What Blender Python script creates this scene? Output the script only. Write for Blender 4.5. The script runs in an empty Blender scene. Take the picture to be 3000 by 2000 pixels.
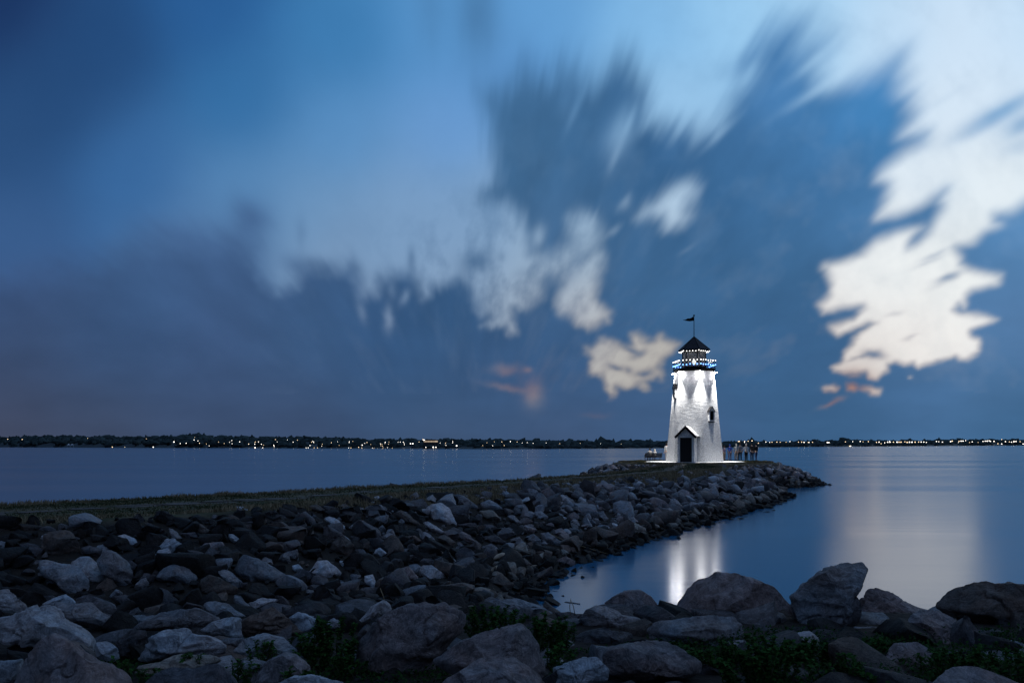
import bpy, bmesh, math, random
import numpy as np
from mathutils import Vector, Matrix

random.seed(7)
C = bpy.context.scene.collection
PI = math.pi
# ---------------------------------------------------------------- camera frame
F = 2333.0            # focal length in photo pixels (28 mm on 36 mm)
PX0, PY0 = 1500.0, 1304.5
ROLL = -0.0020
E = 3.9               # eye height above the water
PLAT = 2.15           # height of the jetty top above the water

def ray(px, py):
    u, v = px - PX0, PY0 - py
    return (u*math.cos(ROLL) - v*math.sin(ROLL), F, u*math.sin(ROLL) + v*math.cos(ROLL))

def at(px, py, D):
    r = ray(px, py)
    return Vector((r[0]*D/F, D, E + r[2]*D/F))

def ground(px, py, z):
    r = ray(px, py)
    k = (z - E)/r[2]
    return Vector((r[0]*k, r[1]*k, z))

def to_px(p):
    x, y, z = p[0], p[1], p[2]-E
    X, Z = x/y*F, z/y*F
    u = X*math.cos(ROLL) + Z*math.sin(ROLL)
    v = -X*math.sin(ROLL) + Z*math.cos(ROLL)
    return PX0+u, PY0-v

# ---------------------------------------------------------------- objects
def tag(o, label=None, cat=None, group=None, kind=None):
    if label: o['label'] = label
    if cat: o['category'] = cat
    if group: o['group'] = group
    if kind: o['kind'] = kind
    return o

def mesh_np(name, V, Fc, mat=None, smooth=False, attrs=None):
    """mesh from numpy verts and faces (faces all same length)"""
    V = np.asarray(V, dtype=np.float32); Fc = np.asarray(Fc, dtype=np.int32)
    me = bpy.data.meshes.new(name)
    me.vertices.add(len(V)); me.vertices.foreach_set('co', V.ravel())
    n, k = Fc.shape
    me.loops.add(n*k); me.loops.foreach_set('vertex_index', Fc.ravel())
    me.polygons.add(n)
    me.polygons.foreach_set('loop_start', np.arange(0, n*k, k, dtype=np.int32))
    me.polygons.foreach_set('loop_total', np.full(n, k, dtype=np.int32))
    if smooth: me.polygons.foreach_set('use_smooth', np.ones(n, dtype=bool))
    for an, arr in (attrs or {}).items():
        arr = np.asarray(arr, dtype=np.float32)
        if arr.ndim == 1:
            a = me.attributes.new(an, 'FLOAT', 'POINT'); a.data.foreach_set('value', arr)
        elif arr.shape[1] == 3:
            a = me.attributes.new(an, 'FLOAT_VECTOR', 'POINT'); a.data.foreach_set('vector', arr.ravel())
    me.update(calc_edges=True); me.validate()
    if mat: me.materials.append(mat)
    return me

def obj(name, me, parent=None, loc=(0,0,0)):
    o = bpy.data.objects.new(name, me); C.objects.link(o)
    o.location = loc
    if parent: o.parent = parent
    return o

def empty(name, loc, rotz=0):
    o = bpy.data.objects.new(name, None); C.objects.link(o)
    o.location = loc; o.rotation_euler = (0,0,rotz); o.empty_display_size = 0.2
    return o

class MB:
    """collects shapes, builds ONE mesh object"""
    def __init__(s): s.v=[]; s.f=[]
    def add(s, vs, fs):
        b=len(s.v); s.v += [tuple(v) for v in vs]; s.f += [tuple(i+b for i in f) for f in fs]; return s
    def box(s, c, d, M=None):
        x,y,z=c; a,b,h=d[0]/2,d[1]/2,d[2]/2
        vs=[Vector((x+i*a,y+j*b,z+k*h)) for k in (-1,1) for j in (-1,1) for i in (-1,1)]
        if M: vs=[M@v for v in vs]
        return s.add(vs,[(0,2,3,1),(4,5,7,6),(0,1,5,4),(2,6,7,3),(0,4,6,2),(1,3,7,5)])
    def tube(s, p, q, r0, r1=None, n=8, cap=True):
        p,q=Vector(p),Vector(q); r1=r0 if r1 is None else r1
        d=(q-p).normalized(); a=d.orthogonal().normalized(); b=d.cross(a)
        vs=[p+(a*math.cos(2*PI*i/n)+b*math.sin(2*PI*i/n))*r0 for i in range(n)]
        vs+=[q+(a*math.cos(2*PI*i/n)+b*math.sin(2*PI*i/n))*r1 for i in range(n)]
        fs=[(i,(i+1)%n,n+(i+1)%n,n+i) for i in range(n)]
        if cap: fs+=[tuple(range(n-1,-1,-1)),tuple(range(n,2*n))]
        return s.add(vs,fs)
    def path(s, pts, rs, n=6):
        for i in range(len(pts)-1):
            s.tube(pts[i],pts[i+1],rs[i],rs[i+1],n)
        return s
    def ball(s, c, r, nu=10, nv=6, sc=(1,1,1)):
        c=Vector(c); vs=[c+Vector((0,0,-r*sc[2]))]
        for j in range(1,nv):
            t=-PI/2+PI*j/nv
            for i in range(nu):
                a=2*PI*i/nu; vs.append(c+Vector((r*sc[0]*math.cos(t)*math.cos(a),r*sc[1]*math.cos(t)*math.sin(a),r*sc[2]*math.sin(t))))
        vs.append(c+Vector((0,0,r*sc[2])))
        fs=[(0,1+(i+1)%nu,1+i) for i in range(nu)]
        for j in range(nv-2):
            for i in range(nu):
                a=1+j*nu+i; b=1+j*nu+(i+1)%nu
                fs.append((a,b,b+nu,a+nu))
        L=len(vs)-1; k=1+(nv-2)*nu
        fs+=[(k+i,k+(i+1)%nu,L) for i in range(nu)]
        return s.add(vs,fs)
    def prism(s, poly, z0, z1, poly2=None):
        """poly list of (x,y); bottom at z0, top (poly2) at z1"""
        n=len(poly); poly2=poly2 or poly
        vs=[Vector((x,y,z0)) for x,y in poly]+[Vector((x,y,z1)) for x,y in poly2]
        fs=[tuple(range(n-1,-1,-1)),tuple(range(n,2*n))]+[(i,(i+1)%n,n+(i+1)%n,n+i) for i in range(n)]
        return s.add(vs,fs)
    def extrude(s, pts, vec):
        """closed 3-D outline extruded by vec"""
        n=len(pts); vec=Vector(vec)
        vs=[Vector(p) for p in pts]+[Vector(p)+vec for p in pts]
        fs=[tuple(range(n-1,-1,-1)),tuple(range(n,2*n))]+[(i,(i+1)%n,n+(i+1)%n,n+i) for i in range(n)]
        return s.add(vs,fs)
    def build(s, name, mat, parent=None, smooth=False, bevel=0, loc=(0,0,0)):
        me=bpy.data.meshes.new(name); me.from_pydata(s.v,[],s.f)
        bm=bmesh.new(); bm.from_mesh(me); bmesh.ops.recalc_face_normals(bm,faces=bm.faces)
        if bevel: bmesh.ops.bevel(bm,geom=list(bm.edges),offset=bevel,segments=1,affect='EDGES')
        bm.to_mesh(me); bm.free()
        me.materials.append(mat)
        if smooth:
            me.polygons.foreach_set('use_smooth',[True]*len(me.polygons))
        return obj(name,me,parent,loc)

# ---------------------------------------------------------------- numpy noise
_rng = np.random.RandomState(11)
_perm = _rng.permutation(256); _perm = np.concatenate([_perm,_perm,_perm])
_grad = _rng.normal(size=(256,3)); _grad /= np.linalg.norm(_grad,axis=1)[:,None]
def gnoise(P):
    P = np.asarray(P, dtype=np.float64)
    I = np.floor(P).astype(np.int64); f = P - I; I &= 255
    w = f*f*f*(f*(f*6-15)+10)
    out = np.zeros(len(P))
    for dx in (0,1):
        for dy in (0,1):
            for dz in (0,1):
                h = _perm[_perm[_perm[(I[:,0]+dx)&255] + ((I[:,1]+dy)&255)] + ((I[:,2]+dz)&255)]
                g = _grad[h]
                d = g[:,0]*(f[:,0]-dx)+g[:,1]*(f[:,1]-dy)+g[:,2]*(f[:,2]-dz)
                out += d*(w[:,0] if dx else 1-w[:,0])*(w[:,1] if dy else 1-w[:,1])*(w[:,2] if dz else 1-w[:,2])
    return out*1.6
def fbm(P, octs=4, gain=0.5, lac=2.03):
    P = np.asarray(P, dtype=np.float64); s = 0; a = 1.0; n = 0
    for i in range(octs):
        s = s + a*gnoise(P*(lac**i)+17.3*i); n += a; a *= gain
    return s/n
def sstep(a, b, x):
    t = np.clip((x-a)/(b-a), 0, 1); return t*t*(3-2*t)
def sd_poly(P, poly):
    """signed distance, negative inside"""
    poly = np.asarray(poly, dtype=np.float64); n = len(poly)
    d = np.full(len(P), 1e18); ins = np.zeros(len(P), dtype=bool)
    for i in range(n):
        a = poly[i]; b = poly[(i+1)%n]; e = b-a; w = P-a
        t = np.clip((w@e)/max(e@e,1e-12), 0, 1)
        q = w - t[:,None]*e
        d = np.minimum(d, (q*q).sum(1))
        c = ((a[1] > P[:,1]) != (b[1] > P[:,1]))
        with np.errstate(divide='ignore', invalid='ignore'):
            xx = (b[0]-a[0])*(P[:,1]-a[1])/(b[1]-a[1]) + a[0]
        ins ^= (c & (P[:,0] < xx))
    d = np.sqrt(d)
    return np.where(ins, -d, d)

# ---------------------------------------------------------------- materials
def srgb(*c):
    return tuple(((v/255)/12.92 if v/255 <= .04045 else ((v/255+.055)/1.055)**2.4) for v in c)

def mat_new(name):
    m = bpy.data.materials.new(name); m.use_nodes = True
    nt = m.node_tree; nt.nodes.clear()
    out = nt.nodes.new('ShaderNodeOutputMaterial')
    return m, nt, out
def N(nt, t, **kw):
    n = nt.nodes.new(t)
    for k, v in kw.items():
        if k in n.inputs.keys(): n.inputs[k].default_value = v
        else: setattr(n, k, v)
    return n
def principled(name, col, rough=0.8, metal=0.0, noise=0.0, nscale=8.0, bump=0.0, bscale=30.0, spec=0.3):
    m, nt, out = mat_new(name)
    p = N(nt, 'ShaderNodeBsdfPrincipled'); p.inputs['Roughness'].default_value = rough
    p.inputs['Metallic'].default_value = metal; p.inputs['Specular IOR Level'].default_value = spec
    p.inputs['Base Color'].default_value = (*col, 1)
    tc = N(nt, 'ShaderNodeTexCoord')
    if noise:
        nz = N(nt, 'ShaderNodeTexNoise'); nz.inputs['Scale'].default_value = nscale; nz.inputs['Detail'].default_value = 5
        nt.links.new(tc.outputs['Object'], nz.inputs['Vector'])
        mr = N(nt, 'ShaderNodeMapRange'); mr.inputs[1].default_value=.3; mr.inputs[2].default_value=.7
        mr.inputs[3].default_value = 1-noise; mr.inputs[4].default_value = 1+noise
        nt.links.new(nz.outputs['Fac'], mr.inputs[0])
        vm = N(nt, 'ShaderNodeVectorMath', operation='SCALE'); vm.inputs[0].default_value = col
        nt.links.new(mr.outputs[0], vm.inputs['Scale']); nt.links.new(vm.outputs[0], p.inputs['Base Color'])
    if bump:
        nb = N(nt, 'ShaderNodeTexNoise'); nb.inputs['Scale'].default_value = bscale; nb.inputs['Detail'].default_value = 6
        nt.links.new(tc.outputs['Object'], nb.inputs['Vector'])
        b = N(nt, 'ShaderNodeBump'); b.inputs['Strength'].default_value = bump; b.inputs['Distance'].default_value = .03
        nt.links.new(nb.outputs['Fac'], b.inputs['Height']); nt.links.new(b.outputs[0], p.inputs['Normal'])
    nt.links.new(p.outputs[0], out.inputs[0])
    return m
def emission(name, col, s, sample=False):
    m, nt, out = mat_new(name)
    e = N(nt, 'ShaderNodeEmission'); e.inputs[0].default_value = (*col, 1); e.inputs[1].default_value = s
    nt.links.new(e.outputs[0], out.inputs[0])
    if not sample: m.cycles.emission_sampling = 'NONE'
    return m
# ================================================================ SKY: a dome of evening sky with wind-drawn clouds
def smooth_colour(P, pts, sig):
    X = np.array([p[:2] for p in pts], float); Cc = np.array([srgb(*p[2]) for p in pts])
    Cc = Cc**0.45                                   # blend in a perceptual space
    d2 = ((P[:,None,:]-X[None])**2).sum(2)
    m = d2.min(1, keepdims=True)
    w = np.exp(-(d2-m)/(2*sig*sig)) / (.35 + (d2/sig**2))
    w /= w.sum(1, keepdims=True)
    return (w@Cc)**(1/0.45)

CLEAR = [(0,0,(27,52,96)),(0,400,(42,78,124)),(0,700,(56,92,140)),(300,100,(36,74,122)),(600,0,(42,93,150)),(150,250,(38,74,120)),(700,300,(50,108,162)),
 (400,500,(56,104,158)),(1000,100,(60,122,176)),(1000,400,(88,142,194)),(1300,50,(88,148,203)),(1320,400,(104,154,210)),(1200,650,(122,158,198)),
 (900,650,(106,148,190)),(950,760,(124,150,182)),(700,560,(86,134,182)),(1300,820,(140,163,190)),(1400,680,(116,154,196)),(1260,735,(120,154,190)),(1120,720,(116,152,190)),(1560,640,(136,170,204)),(1550,750,(148,174,200)),(1550,880,(156,170,187)),(1700,920,(186,190,198)),(1700,700,(148,178,205)),
 (1800,1050,(182,178,172)),(1920,1050,(180,176,170)),(1600,60,(100,160,214)),(1500,200,(88,142,198)),(1900,100,(128,184,230)),(1950,280,(152,196,232)),(2200,50,(150,200,238)),
 (1980,620,(180,205,228)),(2350,50,(168,210,242)),(2600,100,(188,218,244)),(2800,150,(206,227,247)),(3000,50,(198,224,247)),(2800,300,(214,231,247)),
 (2750,500,(221,234,245)),(2900,550,(228,238,244)),(2600,800,(236,241,243)),(2800,800,(238,242,242)),(2700,1000,(243,240,237)),(2500,1070,(240,236,233)),
 (2500,1150,(188,180,174)),(1130,930,(135,150,175)),(0,900,(66,96,142)),(600,750,(82,116,160)),(-600,0,(26,50,92)),(3600,200,(190,215,240)),
 (1500,-400,(60,115,170)),(2500,-400,(110,165,215)),(3300,700,(170,200,225))]
CLOUD = [(0,850,(64,92,138)),(0,1000,(62,86,125)),(0,1150,(65,78,108)),(0,1290,(72,74,92)),(300,1000,(60,88,130)),(450,860,(64,98,144)),(300,1280,(64,74,98)),(600,800,(72,104,150)),(600,1000,(68,94,137)),
 (600,1280,(60,76,106)),(900,950,(66,100,144)),(900,1280,(60,76,106)),(1150,1000,(60,97,143)),(1300,950,(56,95,139)),(1300,1280,(66,84,114)),
 (1400,1100,(62,93,134)),(1600,1050,(60,97,141)),(1600,1280,(68,87,120)),(1500,450,(66,110,152)),(1480,600,(66,107,149)),(1650,400,(68,114,159)),
 (1800,550,(60,104,148)),(1900,450,(62,110,160)),(1650,680,(80,115,155)),(2100,600,(62,110,158)),(2000,800,(68,111,155)),(2100,1000,(62,104,147)),
 (2000,1250,(68,95,134)),(2300,250,(80,133,188)),(2500,300,(70,133,190)),(2600,350,(68,138,198)),(2450,500,(72,124,177)),(2300,800,(66,111,155)),
 (2600,650,(80,124,169)),(2300,1000,(62,101,144)),(2400,1250,(60,97,136)),(2700,1150,(76,115,159)),(3000,1280,(64,104,144)),(2950,950,(90,129,174)),
 (2950,700,(94,144,194)),(3000,350,(88,158,213)),(-600,1000,(60,76,112)),(3600,900,(80,115,155)),(1500,300,(72,118,164))]
# open sky (everything outside it is cloud)
OPEN = [(-6000,-6000),(9000,-6000),(9000,450),(3300,520),(3000,597),(2965,624),(2911,628),(2908,655),(2927,665),(2881,681),(2850,719),(2801,727),(2812,776),
 (2835,792),(2889,803),(2935,807),(2927,834),(2850,853),(2831,868),(2827,906),(2808,895),(2797,910),(2812,918),(2889,925),(2919,937),(2873,960),(2843,971),
 (2843,987),(2866,994),(2869,1032),(2835,1059),(2812,1059),(2797,1044),(2755,1059),(2713,1071),(2690,1082),(2674,1067),(2651,1071),(2621,1063),(2598,1071),
 (2598,1090),(2567,1113),(2544,1109),(2533,1090),(2506,1098),(2445,1090),(2437,1075),(2460,1063),(2475,1032),(2498,994),(2545,950),(2455,985),(2432,958),(2500,933),
 (2528,898),(2468,907),(2410,918),(2399,895),(2430,864),(2430,834),(2425,792),(2412,788),
 (2418,776),(2468,765),(2525,746),(2563,707),(2621,684),(2705,673),(2670,696),(2659,725),(2690,710),(2724,674),(2743,643),(2766,605),(2747,597),(2766,559),(2697,605),
 (2632,632),(2567,643),(2582,616),(2602,559),(2605,540),(2567,528),(2575,513),(2640,456),(2709,425),(2709,402),(2640,402),(2659,383),(2674,349),(2663,330),
 (2659,291),(2632,272),(2651,234),(2628,219),(2640,175),(2560,222),(2500,245),(2440,262),(2380,200),(2440,140),(2400,120),(2340,150),(2350,95),(2290,80),(2240,110),(2190,170),
 (2150,215),(2200,220),(2200,250),(2150,280),(2115,330),(2085,385),(2030,390),(1980,375),(1930,370),(1895,340),(1900,285),(1875,240),(1835,200),(1810,180),(1780,215),
 (1745,245),(1690,235),(1645,190),(1620,235),(1570,245),(1530,200),(1518,250),(1470,268),(1412,275),(1425,320),(1438,400),(1448,480),(1452,545),(1420,558),
 (1415,580),(1450,600),(1500,612),(1535,645),(1552,690),(1560,735),(1590,745),(1620,740),(1660,705),(1665,665),(1662,640),(1700,625),(1740,640),(1758,665),
 (1768,690),(1762,720),(1772,760),(1766,800),(1750,860),(1747,875),(1760,895),(1790,915),(1783,940),(1765,940),(1745,960),(1720,965),(1690,955),(1670,935),
 (1640,920),(1622,900),(1625,865),(1640,840),(1610,830),(1600,865),(1565,895),(1540,915),(1510,908),(1508,945),(1515,975),(1490,980),(1480,955),(1450,955),(1408,960),
 (1440,930),(1405,935),(1390,905),(1380,865),(1370,835),(1350,822),(1330,830),(1310,845),(1268,850),(1262,872),(1240,878),(1222,828),(1200,812),(1160,815),
 (1120,820),(1108,862),(1062,865),(1048,820),(1030,790),(1000,795),(960,790),(920,785),(880,795),(865,835),(820,842),(790,820),(770,785),(740,740),(690,705),
 (600,705),(480,700),(380,715),(280,770),(100,800),(0,815),(-6000,900)]
HOLES = [[(1865,640),(1930,590),(1985,545),(2035,555),(2020,590),(2003,620),(2012,640),(1998,660),(1950,678),(1938,645),(1905,637)],
 [(1717,1017),(1733,1021),(1760,990),(1805,1006),(1828,1017),(1855,1010),(1851,979),(1867,975),(1886,998),(1913,1002),(1936,979),(1947,994),(1985,1010),
  (1974,1025),(1947,1048),(1936,1078),(1939,1113),(1924,1105),(1901,1117),(1901,1140),(1886,1142),(1867,1128),(1836,1140),(1813,1132),(1802,1128),(1800,1159),
  (1786,1161),(1775,1128),(1760,1105),(1725,1090),(1733,1055),(1721,1029)],
 [(2412,1140),(2440,1130),(2455,1136),(2445,1148),(2418,1148)],
 [(2477,1127),(2500,1124),(2516,1134),(2505,1145),(2484,1145)],
 [(2520,1138),(2550,1135),(2580,1145),(2578,1158),(2550,1158),(2538,1146)]]
# extra wisps: x, y, rx, ry, turn (deg, ccw as seen), amount (+ cloud, - opening)
WISPS = [(1400,50,60,120,0,.62),(1265,40,45,110,0,.38),(742,648,66,52,-30,.85),(640,715,150,34,-8,.5),(520,690,120,40,-20,.35),(880,775,60,26,0,.5),(700,690,90,30,-25,.25),(885,680,14,45,0,.28),(1397,770,48,32,20,.75),(1208,758,12,34,0,.55),(1043,785,13,38,15,.5),
 (955,790,30,25,0,.4),(1470,755,12,10,35,.4),(1620,825,70,30,30,.6),(1560,790,60,14,25,.35),(1715,755,40,14,45,.5),(1805,1076,20,9,-10,.8),(1840,1086,13,10,0,.6),(1886,1093,26,10,8,.8),(1853,1028,22,8,-20,.8),
 (1868,1040,24,10,20,.5),(1925,1078,10,6,0,.4),(1905,1122,30,8,-10,.5),(2560,1041,30,13,-8,.85),(2520,1046,38,6,20,.5),(2665,990,22,5,18,.3),(2775,815,34,9,18,.75),(2720,770,45,6,22,.3),(2735,750,40,6,22,.4),(2765,830,50,8,25,.2),
 (2935,330,120,22,26,.75),(2995,370,60,30,20,.7),(2870,380,90,14,25,.3),(2980,440,60,20,15,.3),(2760,300,60,8,28,.12),(2620,920,25,6,15,.25),(2540,960,30,6,22,.5),
 (2490,925,40,6,20,.3),(2700,690,18,34,-35,.3),
 (2392,178,80,9,36,-.75),(2410,262,105,9,30,-.85),(2450,205,60,30,35,-.45),(1815,400,34,60,-22,-.5),(1800,470,10,40,-22,-.35),(1838,380,8,40,-25,-.35),(1685,330,10,45,-25,-.38),(1655,310,20,30,0,-.2),(1830,600,22,12,40,-.45),
 (1578,695,17,30,-10,-.75),(1800,675,22,7,40,-.5),(1140,935,13,32,0,-.62),(1188,873,11,22,-25,-.6),(1150,850,14,20,0,-.3),(1062,915,11,28,15,-.38),(2010,735,22,6,30,-.14),
 (2440,1180,32,7,22,-.40),(1478,1082,38,14,0,-.30),(1545,1086,12,8,0,-.34),(1480,1135,55,8,-12,-.28),(1562,1155,26,34,0,-.36),(1745,1215,36,8,0,-.08),(2665,1109,6,3,0,-.4),(2500,1105,20,5,0,-.35),
 (2070,330,50,10,42,-.3),(2110,400,60,8,42,-.4),(2080,380,14,70,-42,-.25),(1985,385,8,40,-32,-.35),(1900,360,50,14,40,-.2),(20,790,60,16,-35,-.18),(600,670,40,12,-30,-.14),(640,705,60,8,-30,-.16)]

def build_sky():
    az = np.concatenate([np.linspace(-180,-42,56)[:-1], np.linspace(-42,42,720), np.linspace(42,180,56)[1:]])
    el = np.concatenate([np.array([-6,-3,-1.2,-.4]), np.linspace(0,33,262), np.linspace(33,90,24)[1:]])
    A, L = np.meshgrid(np.radians(az), np.radians(el)); A = A.ravel(); L = L.ravel()
    D = np.stack([np.sin(A)*np.cos(L), np.cos(A)*np.cos(L), np.sin(L)], 1)
    y = np.maximum(D[:,1], .3)
    P = np.stack([1500+F*D[:,0]/y, 1305-F*np.maximum(D[:,2],-.0)/y], 1)
    front = sstep(.33, .6, D[:,1])
    # wind draws the clouds out along rays from a point low on the horizon
    vp = np.array([1380., 1520.]); R = P-vp; th = np.arctan2(R[:,0], -R[:,1]); rad = np.hypot(R[:,0], R[:,1])
    hi = np.clip((1305-P[:,1])/1305, 0, 1.3)
    streak = fbm(np.stack([th*20, rad/380, 0*th], 1), 4, .5) + .22*gnoise(np.stack([th*80, rad/300, 0*th+5], 1))
    billow = np.stack([fbm(np.stack([P[:,0]/46, P[:,1]/30, 0*th+3], 1), 4), fbm(np.stack([P[:,0]/46, P[:,1]/30, 0*th+9], 1), 4)], 1)
    amp = 3 + 50*hi**1.9
    Q = P + (R/rad[:,None])*(streak*amp)[:,None] + billow*(14*(1-np.clip(hi*1.3,0,1)))[:,None]
    Q = Q*1.0
    sd = sd_poly(Q, OPEN)
    for h in HOLES: sd = np.minimum(sd, sd_poly(Q, h))
    soft = 13 + 66*hi**1.4 + 50*sstep(1000, 300, P[:,0])*1.0 + 14*sstep(1350,1000,P[:,0])
    fine = fbm(np.stack([th*34, rad/120, 0*th+2], 1), 4, .6)
    puff = fbm(np.stack([P[:,0]/38, P[:,1]/26, 0*th+6], 1), 5, .6)
    hb = np.clip(hi*1.6, 0, 1)
    soft = soft*(1-.25*sstep(2250,2450,P[:,0])*sstep(250,450,P[:,1]))
    fld = sd/soft + (.75-.5*sstep(2250,2400,P[:,0]))*(fine*hb*hb + puff*(1-hb))
    fld = fld + .38*np.exp(-(((P[:,0]-1450)/420)**2+((P[:,1]-800)/190)**2)) + .12*sstep(2350,2450,P[:,0])*sstep(600,750,P[:,1])
    m = sstep(-1, 1, fld)
    for (x, yy, rx, ry, t, a) in WISPS:
        t = math.radians(t); d = Q-np.array([x, yy])
        u = d[:,0]*math.cos(t)-d[:,1]*math.sin(t); v = d[:,0]*math.sin(t)+d[:,1]*math.cos(t)
        g = np.exp(-((u/rx)**2+(v/ry)**2)*.9)
        m = m + (1-m)*g*a if a > 0 else m + m*g*a
    # the long drift of the clouds: average along the wind ray, longer higher up
    nA_, nL_ = len(az), len(el)
    Mg = m.reshape(nL_, nA_); acc = np.zeros(len(P)); wsum = 0
    Ls = 5 + 150*np.clip(hi,0,1)**2.2
    for t_ in np.linspace(-1, 1, 17):
        wt = 1-abs(t_)*.8
        S = P - (R/rad[:,None])*(Ls*(t_*.5+.12))[:,None]
        a_ = np.arctan((S[:,0]-1500)/F); e_ = np.arctan((1305-S[:,1])/F*np.cos(a_))
        ia = np.clip(55+(np.degrees(a_)+42)/84*719, 55, 773.999); ie = np.clip(4+np.degrees(e_)/33*261, 4, 264.999)
        i0 = ia.astype(int); j0 = ie.astype(int); fa = ia-i0; fe = ie-j0
        acc += wt*((Mg[j0,i0]*(1-fa)+Mg[j0,i0+1]*fa)*(1-fe)+(Mg[j0+1,i0]*(1-fa)+Mg[j0+1,i0+1]*fa)*fe); wsum += wt
    m = np.where(D[:,1] > .76, acc/wsum, m)
    # thin veils of cloud drifting over the openings
    veil = fbm(np.stack([th*7, rad/170, 0*th+12], 1), 5, .6)
    vz = np.exp(-(((P[:,0]-1500)/330)**2+((P[:,1]-790)/210)**2))*.8 + .10*sstep(1700,2100,P[:,0])*sstep(200,700,P[:,1]) + .35*np.exp(-(((P[:,0]-1840)/160)**2+((P[:,1]-1060)/110)**2)) + .03*sstep(1400,600,P[:,0])
    m = m + (1-m)*np.clip((veil+.12)*1.7, 0, .75)*np.clip(vz,0,1)
    gap = fbm(np.stack([th*8, rad/200, 0*th+21], 1), 4, .6)
    m = m*(1-.05*np.clip(gap*2.2,0,1)*(P[:,1]<1150))
    Pc = np.stack([np.clip(P[:,0],-900,3900), np.clip(P[:,1],-900,1305)], 1)
    c0 = smooth_colour(Pc, CLEAR, 215); c1 = smooth_colour(Pc, CLOUD, 260)
    # small pinkish openings glow warm where they are thin
    warm = np.zeros(len(P))
    for (x, yy, s) in ((1520,1110,110),(2440,1180,60),(2500,1130,60),(1745,1215,60)):
        warm = np.maximum(warm, np.exp(-(((P[:,0]-x)/s)**2+((P[:,1]-yy)/(s*.7))**2)))
    c0 = c0*(1-warm[:,None]) + np.array(srgb(172,132,120))*warm[:,None]
    thin = 4*m*(1-m)*sstep(.6,.1,hi)*sstep(1250,1700,P[:,0])
    mott = fbm(np.stack([th*9, rad/260, 0*th+8], 1), 4)*.10*np.clip(hi*2.2,.0,1) + fbm(np.stack([P[:,0]/240, P[:,1]/75, 0*th+8], 1), 4)*.07*np.clip(1-hi*2.2,0,1)
    core = np.exp(-(((P[:,0]-1950)/600)**2+((P[:,1]-650)/420)**2))
    c1 = c1*np.array([.90,.91,.91])*(1-.08*core[:,None])*(1-.10*(sstep(1700,1200,P[:,0])*sstep(650,800,P[:,1])*sstep(1250,1050,P[:,1]))[:,None])*(1+2.4*mott[:,None])
    shade = fbm(np.stack([th*12, rad/110, 0*th+33], 1), 4, .6)
    c0 = c0*(1-.16*np.clip(shade+.1,0,1)[:,None]*(sstep(1500,2300,P[:,0])[:,None])*np.array([1,.85,.7]))
    col = c0*(1-m[:,None]) + c1*m[:,None]
    col = col*(1-.12*thin[:,None]*np.array([0.2,.7,1.0]))
    up = sstep(.0, .9, D[:,2])
    back = (np.array(srgb(40,47,66))[None]*(1-up[:,None]) + np.array(srgb(108,137,180))[None]*up[:,None])
    side = sstep(-.9, .9, D[:,0])[:,None]
    back = back*(0.75+.6*side)
    col = col*front[:,None] + back*(1-front[:,None])
    R0 = 9000.
    nA, nL = len(az), len(el)
    i = np.arange(nL-1)[:,None]*nA + np.arange(nA-1)[None]
    Fc = np.stack([i, i+nA, i+nA+1, i+1], -1).reshape(-1,4)
    m_, nt, out = mat_new('evening_sky')
    a = N(nt, 'ShaderNodeAttribute', attribute_name='sky_light')
    tc = N(nt, 'ShaderNodeTexCoord'); nz = N(nt, 'ShaderNodeTexNoise'); nz.inputs['Scale'].default_value = .004; nz.inputs['Detail'].default_value = 3
    nt.links.new(tc.outputs['Object'], nz.inputs['Vector'])
    mr = N(nt, 'ShaderNodeMapRange'); mr.inputs[3].default_value = .97; mr.inputs[4].default_value = 1.03
    nt.links.new(nz.outputs['Fac'], mr.inputs[0])
    e = N(nt, 'ShaderNodeEmission'); nt.links.new(a.outputs['Vector'], e.inputs[0]); nt.links.new(mr.outputs[0], e.inputs[1])
    nt.links.new(e.outputs[0], out.inputs[0]); m_.cycles.emission_sampling = 'NONE'
    me = mesh_np('sky', D*R0, Fc, m_, True, {'sky_light': col})
    o = obj('sky', me); tag(o, 'deep blue dusk sky with dark wind-drawn clouds and bright openings', None, None, 'structure')
build_sky()

sc = bpy.context.scene
w = bpy.data.worlds.new("World"); sc.world = w; w.use_nodes = True
bg = w.node_tree.nodes.get('Background') or w.node_tree.nodes.new('ShaderNodeBackground')
sky_n = w.node_tree.nodes.new('ShaderNodeTexSky'); sky_n.sky_type = 'NISHITA'; sky_n.sun_disc = False
sky_n.sun_elevation = math.radians(-3); sky_n.sun_rotation = math.radians(35)
w.node_tree.links.new(sky_n.outputs[0], bg.inputs[0]); bg.inputs[1].default_value = .05
sc.view_settings.view_transform = 'Standard'; sc.view_settings.look = 'None'
sc.cycles.sample_clamp_indirect = 3.0; sc.view_settings.exposure = 0; sc.view_settings.gamma = 1

cam = bpy.data.cameras.new('camera'); cam.sensor_width = 36; cam.lens = 36*F/3000
cam.shift_y = (PY0-1000)/3000; cam.clip_end = 30000; cam.clip_start = .05
co = bpy.data.objects.new('camera', cam); C.objects.link(co)
co.matrix_world = Matrix.Translation((0,0,E)) @ Matrix.Rotation(PI/2,4,'X') @ Matrix.Rotation(ROLL,4,'Z')
sc.camera = co
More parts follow.
